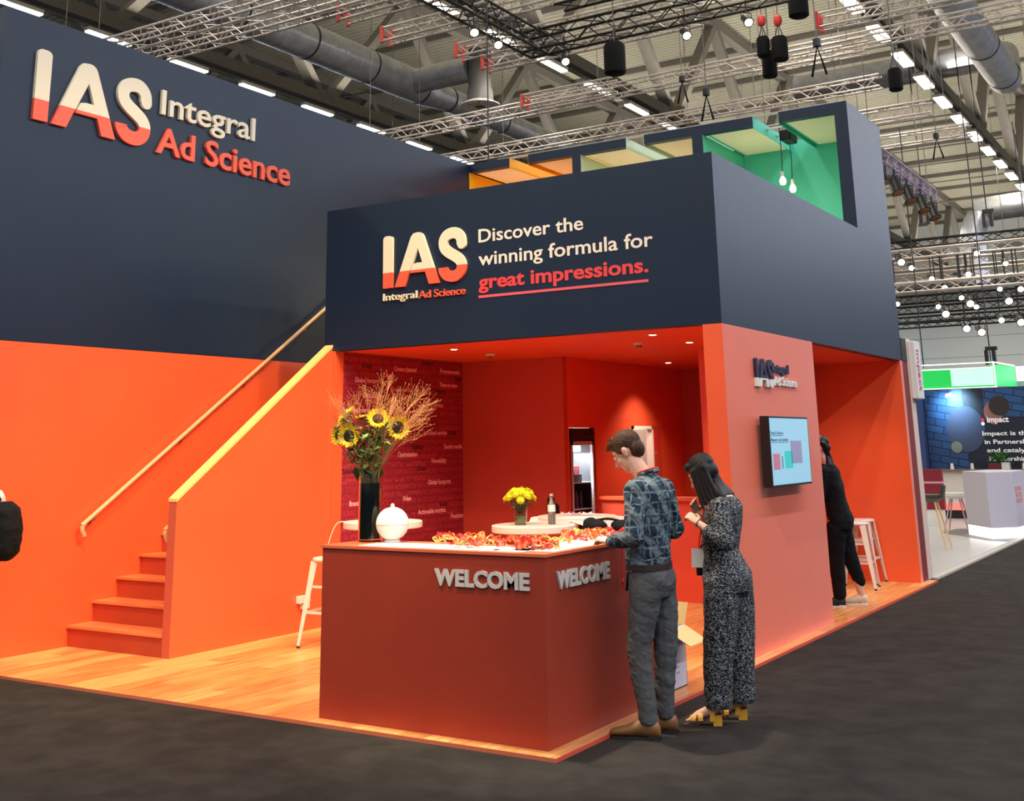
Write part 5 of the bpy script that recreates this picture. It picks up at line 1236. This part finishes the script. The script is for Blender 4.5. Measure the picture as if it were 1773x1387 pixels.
c_ = MB(); c_.tube([(.37 + .064 * math.cos(a / 16 * 6.283), .728 + .066 * math.sin(a / 16 * 6.283), 1.558 + .018 * math.cos(a / 16 * 6.283)) for a in range(16)], .014, 8, closed=True); c_.build('collar', PLAID, man, smooth=True)
MB().tube([(.365 + .070 * math.cos(a / 16 * 6.283), .728 + .070 * math.sin(a / 16 * 6.283), 1.572 + .022 * math.cos(a / 16 * 6.283)) for a in range(16)], .006, 6, closed=True).build('red_lanyard', REDR, man, smooth=True)
# trousers
tr_ = MB(); tr_.loft([((.355, .73, .80), .118, .160), ((.362, .73, .87), .136, .176), ((.36, .73, .94), .130, .178), ((.35, .73, 1.0), .121, .170)], 24, MF)
tr_.ell((.425, .665, .895), (.075, .085, .095)); tr_.ell((.425, .80, .895), (.075, .085, .095))
chain(tr_, [(.362, .648, .86), (.335, .635, .68), (.300, .628, .50), (.318, .628, .32), (.340, .632, .16), (.342, .634, .085)], [.112, .094, .080, .072, .062, .060])
chain(tr_, [(.375, .815, .86), (.392, .825, .68), (.392, .83, .50), (.378, .83, .32), (.368, .832, .16), (.368, .834, .085)], [.112, .094, .080, .070, .061, .059])
fuse(tr_, 'trousers', TROUSER, man, .0075, 3, .008, 10, seed=7, cut=.068)
bl = MB(); n = 28
bp_ = []
for a in range(n):
    t = 2 * math.pi * a / n; ct, st__ = math.cos(t), math.sin(t); bp_.append(Vector((.349, .73, .985)) + MF * .129 * abs(ct) ** .8 * (1 if ct > 0 else -1) + Vector((0, 0, 1)).cross(MF) * .178 * abs(st__) ** .8 * (1 if st__ > 0 else -1))
vs = []; fs = []
for i, p_ in enumerate(bp_):
    o_ = (p_ - Vector((.349, .73, .985))).normalized() * .006
    vs += [p_ - Vector((0, 0, .018)) + o_, p_ + Vector((0, 0, .018)) + o_, p_ + Vector((0, 0, .018)) - o_, p_ - Vector((0, 0, .018)) - o_]
for i in range(n):
    j = (i + 1) % n
    for k in range(4): fs.append((4 * i + k, 4 * i + (k + 1) % 4, 4 * j + (k + 1) % 4, 4 * j + k))
bl.add(vs, fs).build('belt', mat('brown_belt', (58, 42, 34), .45), man)
MB().ell((.462, .655, .90), (.008, .008, .008)).build('pocket_button', BLK, man)
MB().bar((.262, .600, .945), (.250, .592, .84), .010, .02, (0, 1, 0)).build('side_pocket', BLACKC, man)
def shoe(root, heel, toe, m__, sole):
    H_, T_ = Vector(heel), Vector(toe); d_ = (T_ - H_).normalized(); L = (T_ - H_).length; z0 = FZ
    rg_ = []
    mb = MB(); sd = Vector((-d_.y, d_.x, 0)); vs = []; fs = []; n = 16
    for t, w_, h_ in ((0, .022, .06), (.04, .036, .09), (.2, .039, .105), (.38, .040, .105), (.5, .043, .085), (.68, .048, .062), (.85, .045, .050), (.95, .034, .040), (1.0, .014, .026)):
        c = H_ + d_ * L * t
        for j in range(n):
            a = 2 * math.pi * j / n; vs.append(Vector((c.x, c.y, z0 + .013 + h_ / 2)) + sd * w_ * math.cos(a) + Vector((0, 0, h_ / 2 * math.sin(a))))
    for i in range(8):
        for j in range(n): fs.append((i * n + j, i * n + (j + 1) % n, (i + 1) * n + (j + 1) % n, (i + 1) * n + j))
    fs += [tuple(range(n - 1, -1, -1)), tuple(range(8 * n, 9 * n))]
    s_ = mb.add(vs, fs).build('shoe', m__, root, smooth='full')
    so = MB(); pl = []
    for t, w_ in ((0, .026), (.1, .036), (.35, .034), (.55, .042), (.75, .047), (.92, .036), (1.0, .014)): pl.append((t * L, w_))
    poly = [(x_, -y_) for x_, y_ in pl] + [(x_, y_) for x_, y_ in reversed(pl)]
    so.prism(poly, (H_.x, H_.y, z0 + .0005), d_, sd, (0, 0, 1), .016).build('sole', sole, s_)
    MB().prism([(.0, -.03), (.07, -.034), (.07, .034), (0, .03)], (H_.x, H_.y, z0 + .0004), d_, sd, (0, 0, 1), .024).build('heel', sole, s_)
    for k in range(3):
        c = H_ + d_ * L * (.42 + .07 * k); MB().cap(c + sd * .02 + Vector((0, 0, z0 + .087 - .012 * k - H_.z)), c - sd * .02 + Vector((0, 0, z0 + .087 - .012 * k - H_.z)), .003, .003, 6).build('lace', BLK, s_)
DS = mat('dark_sole', (36, 28, 22), .7)
shoe(man, (.415, .655, 0), (.112, .560, 0), LEATHER, DS); shoe(man, (.44, .86, 0), (.16, .775, 0), LEATHER, DS)

# ---- woman ----------------------------------------------------------------
wo = thing('person', (.60, 1.28, FZ), 'woman in dark flecked jumpsuit with mustard heeled sandals and badge', 'person')
WF = Vector((-1, .05, 0)).normalized(); wax = axes((-1, -.15, 0), .62); WC_ = Vector((.515, 1.29, 1.535))
b = MB(); head(b, WC_, wax, .97, .9); b.cap((.645, 1.30, 1.37), (.56, 1.295, 1.475), .052, .046)
b.loft([((.64, 1.30, .84), .10, .12), ((.635, 1.30, .92), .10, .13), ((.61, 1.30, 1.03), .09, .12), ((.63, 1.30, 1.18), .10, .13), ((.65, 1.30, 1.30), .095, .15), ((.66, 1.30, 1.36), .07, .13), ((.66, 1.30, 1.40), .045, .07)], 20, WF)
WL3 = [Vector(v) for v in ((.685, 1.145, 1.325), (.735, 1.07, 1.115), (.545, 1.10, 1.225))]; WR3 = [Vector(v) for v in ((.64, 1.45, 1.325), (.50, 1.47, 1.07), (.435, 1.37, 1.27))]
for A in (WL3, WR3): chain(b, A, [.05, .040, .024])
chain(b, [(.635, 1.235, .88), (.605, 1.18, .50), (.60, 1.18, .12)], [.08, .055, .036]); chain(b, [(.66, 1.37, .88), (.66, 1.40, .50), (.66, 1.40, .12)], [.08, .055, .036])
for hx, hy, tx, ty in ((.585, 1.165, .40, 1.115), (.655, 1.40, .48, 1.35)):
    chain(b, [(hx, hy, .085), (hx - .03, hy - .01, .075), ((hx + tx) / 2 - .03, (hy + ty) / 2, .035), (tx + .02, ty, .012)], [.032, .034, .028, .018])
    for j in range(5): b.cap((tx + .02, ty - .022 + .011 * j, .008), (tx - .012 + .004 * abs(j - 1), ty - .026 + .012 * j, .002), .009, .007, 8)
hand(b, WL3[2], Vector((-.085, .015, .062)), (0, .6, -1), .92, 1.0, -1); hand(b, WR3[2], Vector((-.02, -.05, .08)), (.6, -.6, 0), .92, .8, 1)
fuse(b, 'body', SKIN, wo, .0055, 2)
face_parts(wo, WC_, wax, .97, HAIRD)
def long_hair(h, L, M):
    for k in range(-3, 4):                                             # curtain down the back
        h.cap(L(-.075 + .008 * abs(k), k * .022, .02), (.672, 1.30 + k * .030, 1.40), .034, .026, 8)
        h.cap((.672, 1.30 + k * .030, 1.40), (.70, 1.30 + k * .034, 1.33), .026, .018, 8)
    for j in range(5):                                                 # locks beside the cheek, falling in front of the near shoulder
        h.cap(L(.035 - .024 * j, .072, .045), (.535 + .030 * j, 1.205, 1.345 + .010 * j), .020, .014, 8); h.cap((.535 + .030 * j, 1.205, 1.345 + .010 * j), (.56 + .03 * j, 1.20, 1.29 + .012 * j), .014, .010, 8)
        h.cap(L(.035 - .024 * j, -.072, .045), (.55 + .028 * j, 1.385, 1.37), .020, .012, 8)
    h.ell(L(.055, 0, .095), (.035, .06, .028), M)
hair_cap(wo, WC_, wax, .99, HAIRD, long_hair, .0015, 5)
js = MB(); js.loft([((.645, 1.30, .78), .135, .175), ((.65, 1.30, .88), .150, .188), ((.635, 1.30, .96), .128, .168), ((.615, 1.30, 1.04), .106, .138), ((.62, 1.30, 1.12), .116, .150), ((.64, 1.30, 1.24), .120, .160), ((.655, 1.30, 1.32), .108, .168), ((.665, 1.30, 1.365), .08, .135), ((.665, 1.30, 1.395), .055, .085)], 24, WF)
js.ell((.72, 1.24, .87), (.075, .085, .10)); js.ell((.72, 1.37, .87), (.075, .085, .10))
chain(js, [Vector((.67, 1.2, 1.33)), WL3[0], (WL3[0] + WL3[1]) / 2, WL3[1], WL3[1].lerp(WL3[2], .48)], [.065, .068, .068, .066, .06])
chain(js, [Vector((.65, 1.4, 1.33)), WR3[0], (WR3[0] + WR3[1]) / 2, WR3[1], WR3[1].lerp(WR3[2], .45)], [.065, .068, .066, .06, .055])
chain(js, [(.64, 1.21, .84), (.625, 1.19, .6), (.600, 1.175, .35), (.590, 1.175, .20), (.588, 1.175, .12)], [.122, .112, .100, .094, .092])
chain(js, [(.665, 1.39, .84), (.67, 1.40, .6), (.665, 1.40, .35), (.66, 1.40, .20), (.66, 1.40, .12)], [.122, .112, .098, .092, .090])
fuse(js, 'jumpsuit', FLECK, wo, .008, 3, .007, 9, seed=12, cut=.085)
def sandal(root, heel, toe):
    H_, T_ = Vector(heel), Vector(toe); d_ = (T_ - H_).normalized(); L = (T_ - H_).length; sd = Vector((-d_.y, d_.x, 0)); s_ = None
    mb = MB(); vs = []; fs = []; prof = ((0, .028, .075), (.2, .03, .07), (.45, .028, .035), (.62, .036, .008), (.85, .04, .0), (1.0, .026, .0))
    for t, w_, z in prof:
        c = H_ + d_ * L * t; zz = FZ + .004 + z
        vs += [Vector((c.x, c.y, zz)) + sd * w_, Vector((c.x, c.y, zz)) - sd * w_, Vector((c.x, c.y, zz - .010)) - sd * w_, Vector((c.x, c.y, zz - .010)) + sd * w_]
    vs = [Vector((v[0], v[1], max(v[2], FZ + .0005))) for v in vs]
    for i in range(5):
        for k in range(4): fs.append((4 * i + k, 4 * i + (k + 1) % 4, 4 * i + 4 + (k + 1) % 4, 4 * i + 4 + k))
    fs += [(3, 2, 1, 0), (20, 21, 22, 23)]
    s_ = mb.add(vs, fs).build('sandal', mat('sandal_sole', (70, 40, 26), .6), root)
    MB().prism([(0, -.026), (.055, -.03), (.055, .03), (0, .026)], (H_.x, H_.y, FZ + .0005), d_, sd, (0, 0, 1), .075).build('block_heel', MUSTARD, s_)
    for t, w_, z, r_ in ((.24, .037, .115, .045), (.55, .038, .052, .032), (.74, .042, .034, .026)):
        c = H_ + d_ * L * t; arc = [Vector((c.x, c.y, FZ + .01)) + sd * w_ * math.cos(a) + Vector((0, 0, (z - .012) * math.sin(a) + .02)) for a in [math.pi * q / 8 for q in range(9)]]
        vs = []; fs = []
        for p_ in arc:
            for q_ in (-.016, .016): vs += [p_ + d_ * q_, p_ + d_ * q_ + Vector((0, 0, .005))]
        for i in range(8): a = 4 * i; fs += [(a, a + 2, a + 6, a + 4), (a + 1, a + 5, a + 7, a + 3), (a, a + 4, a + 5, a + 1), (a + 2, a + 3, a + 7, a + 6)]
        fs += [(0, 1, 3, 2), (32, 34, 35, 33)]
        MB().add(vs, fs).build('strap', MUSTARD, s_)
sandal(wo, (.605, 1.175, 0), (.375, 1.09, 0)); sandal(wo, (.685, 1.41, 0), (.46, 1.33, 0))
ly = MB(); ly.tube(cr([(.645, 1.22, 1.41), (.56, 1.20, 1.33), (.51, 1.22, 1.18), (.492, 1.205, 1.05)], 5), .0055, 6); ly.tube(cr([(.645, 1.36, 1.41), (.56, 1.34, 1.33), (.52, 1.28, 1.18), (.494, 1.21, 1.05)], 5), .0055, 6)
ly.build('red_lanyard', REDR, wo, smooth=True)
bd = MB().bar((.492, 1.20, 1.055), (.488, 1.195, .935), .088, .005, (-.5, .85, 0)).build('badge', WHITE, wo)
MB().ell((.70, 1.06, 1.14), (.01, .01, .01)).build('cuff_button', BLK, wo)
MB().loft([((.40, 1.46, .86), .03, .06), ((.40, 1.46, .98), .032, .065), ((.40, 1.46, 1.0), .02, .05)], 14).build('pouch', BLACKC, wo, smooth=True)
MB().tube(cr([(.40, 1.42, .99), (.50, 1.40, 1.2), (.66, 1.36, 1.41)], 5), .005, 6).build('pouch_strap', BLACKC, wo, smooth=True)
MB().tube([WL3[2] + Vector((.026 * math.cos(a / 12 * 6.283) * .4, .026 * math.sin(a / 12 * 6.283), .026 * math.cos(a / 12 * 6.283) * .9)) for a in range(12)], .003, 6, closed=True).build('bracelet', BLK, wo, smooth=True)

# ---- person in black in the alcove ----------------------------------------
p3 = thing('person', (-.22, 6.75, 0), 'person in black clothes and black trainers leaning in the orange alcove', 'person')
PF = Vector((-1, -.15, 0)).normalized(); pax = axes((-1, -.2, 0), .35); PC = Vector((-.37, 6.76, 1.66))
b = MB(); head(b, PC, pax, .98, .92); b.cap((-.30, 6.76, 1.48), (-.35, 6.76, 1.58), .055, .048)
b.loft([((-.24, 6.76, .86), .09, .12), ((-.23, 6.76, .95), .09, .12), ((-.25, 6.76, 1.08), .09, .13), ((-.28, 6.76, 1.28), .10, .16), ((-.29, 6.76, 1.42), .09, .17), ((-.30, 6.76, 1.48), .06, .10)], 20, PF)
PL3 = [Vector(v) for v in ((-.30, 6.60, 1.41), (-.34, 6.54, 1.14), (-.54, 6.58, 1.20))]; PR3 = [Vector(v) for v in ((-.30, 6.93, 1.41), (-.36, 6.98, 1.14), (-.56, 6.94, 1.20))]
for A in (PL3, PR3): chain(b, A, [.05, .04, .025])
hand(b, PL3[2], (-1, 0, .2), (0, 0, -1), .95, .6, -1); hand(b, PR3[2], (-1, 0, .2), (0, 0, -1), .95, .6, 1)
chain(b, [(-.24, 6.68, .9), (-.26, 6.68, .5), (-.26, 6.68, .1)], [.08, .06, .038]); chain(b, [(-.23, 6.85, .9), (-.18, 6.90, .5), (-.10, 6.97, .1)], [.08, .06, .038])
for hx, hy, tx, ty in ((-.25, 6.68, -.42, 6.64), (-.09, 6.97, -.25, 6.93)): b.cap((hx, hy, .06), (tx, ty, .04), .026, .018)
fuse(b, 'body', SKIN, p3, .0065, 2); face_parts(p3, PC, pax, .98, HAIRD)
def p3h(h, L, M):
    for k in range(-3, 4): h.cap(L(-.06, k * .022, .03), Vector((-.25, 6.76 + k * .03, 1.42)), .034, .024, 8)
hair_cap(p3, PC, pax, 1.0, HAIRD, p3h, .002, 8)
jk = MB(); jk.loft([((-.22, 6.76, .80), .14, .18), ((-.20, 6.76, .90), .14, .18), ((-.24, 6.76, 1.08), .12, .16), ((-.27, 6.76, 1.28), .12, .18), ((-.29, 6.76, 1.42), .11, .19), ((-.30, 6.76, 1.49), .075, .12)], 20, PF)
for A in (PL3, PR3): chain(jk, [A[0], A[1], A[1].lerp(A[2], .85)], [.07, .058, .042])
jk.ell((-.16, 6.76, .88), (.08, .14, .10))
fuse(jk, 'jacket', BLACKC, p3, .009, 2, .008, 9, seed=20)
pt = MB(); pt.ell((-.22, 6.76, .82), (.13, .17, .12)); chain(pt, [(-.24, 6.68, .8), (-.26, 6.68, .5), (-.255, 6.68, .13)], [.115, .09, .072]); chain(pt, [(-.23, 6.85, .8), (-.18, 6.90, .5), (-.11, 6.96, .24)], [.115, .088, .065])
fuse(pt, 'trousers', BLACKC, p3, .009, 2, .006, 9, seed=23)
FZs = FZ; FZ = 0.0
shoe(p3, (-.20, 6.69, 0), (-.46, 6.62, 0), BLK, mat('white_sole', (222, 214, 204), .5)); shoe(p3, (-.04, 6.98, 0), (-.30, 6.92, 0), mat('cream_shoe', (214, 190, 166), .5), MATS['white_sole'])
FZ = FZs

# ---- person cut off by the left edge of the photo ---------------------------
p4 = thing('person', (-5.15, -.38, FZ), 'person in white shirt with black backpack cut off at the left edge', 'person')
Q = Vector((-5.15, -.38, 0)); QF = Vector((-.9, -.44, 0)).normalized(); QS = Vector((0, 0, 1)).cross(QF).normalized(); qax = axes(QF, .1)
T = lambda f, l, z: Q + QF * f + QS * l + Vector((0, 0, z))
b = MB(); head(b, T(.04, 0, 1.62), qax, 1.0); b.cap(T(0, 0, 1.44), T(.02, 0, 1.55), .058, .052)
b.loft([(T(0, 0, .84), .1, .15), (T(0, 0, .95), .11, .16), (T(0, 0, 1.1), .1, .15), (T(0, 0, 1.28), .11, .18), (T(0, 0, 1.40), .10, .18), (T(0, 0, 1.46), .06, .10)], 20, QF)
AL = [T(-.02, .20, 1.38), T(-.10, .25, 1.12), T(.10, .24, 1.02)]; AR = [T(-.02, -.20, 1.38), T(-.06, -.25, 1.12), T(.12, -.24, 1.02)]
for A in (AL, AR): chain(b, A, [.055, .042, .028])
hand(b, AL[2], QF, (0, 0, -1), 1, .7, -1); hand(b, AR[2], QF, (0, 0, -1), 1, .7, 1)
chain(b, [T(0, .09, .9), T(.03, .09, .5), T(0, .09, .08)], [.1, .06, .04]); chain(b, [T(0, -.09, .9), T(.03, -.09, .5), T(0, -.09, .08)], [.1, .06, .04])
for s_ in (-1, 1): b.cap(T(.0, s_ * .09, .035), T(.15, s_ * .1, .015), .025, .018)
fuse(b, 'body', SKIN, p4, .0065, 2); face_parts(p4, T(.04, 0, 1.62), qax, 1.0, HAIRB); hair_cap(p4, T(.04, 0, 1.62), qax, 1.0, HAIRB)
s2 = MB(); s2.loft([(T(0, 0, .88), .13, .17), (T(0, 0, .98), .13, .175), (T(0, 0, 1.1), .12, .17), (T(0, 0, 1.28), .13, .20), (T(0, 0, 1.40), .12, .20), (T(0, 0, 1.47), .075, .12)], 20, QF)
for A in (AL, AR): chain(s2, [A[0], A[1], A[1].lerp(A[2], .6)], [.074, .064, .054])
fuse(s2, 'shirt', WHITEC, p4, .009, 2, .01, 10, seed=31)
t2 = MB(); t2.ell(T(-.02, 0, .86), (.14, .15, .12)); chain(t2, [T(0, .09, .84), T(.03, .09, .5), T(0, .09, .1)], [.11, .08, .06]); chain(t2, [T(0, -.09, .84), T(.03, -.09, .5), T(0, -.09, .1)], [.11, .08, .06])
fuse(t2, 'trousers', BLACKC, p4, .009, 2, .007, 10, seed=33)
for s_ in (-1, 1): a_ = T(-.07, s_ * .09, 0); c_ = T(.2, s_ * .1, 0); shoe(p4, (a_.x, a_.y, 0), (c_.x, c_.y, 0), BLK, DS)
bk = MB(); bk.loft([(T(-.20, 0, .90), .085, .12), (T(-.225, 0, .96), .12, .15), (T(-.235, 0, 1.15), .125, .16), (T(-.22, 0, 1.30), .10, .15), (T(-.20, 0, 1.36), .05, .10)], 20, QF); bk.ell(T(-.32, 0, 1.05), (.05, .05, .09))
fuse(bk, 'backpack', BLACKC, p4, .009, 2, .008, 12, seed=40)
for s_ in (-1, 1): MB().tube(cr([T(-.12, s_ * .09, 1.36), T(-.02, s_ * .10, 1.485), T(.12, s_ * .12, 1.36), T(.12, s_ * .14, 1.15), T(-.10, s_ * .15, 1.02)], 4), .016, 6).build('backpack_strap', BLACKC, p4, smooth=True)
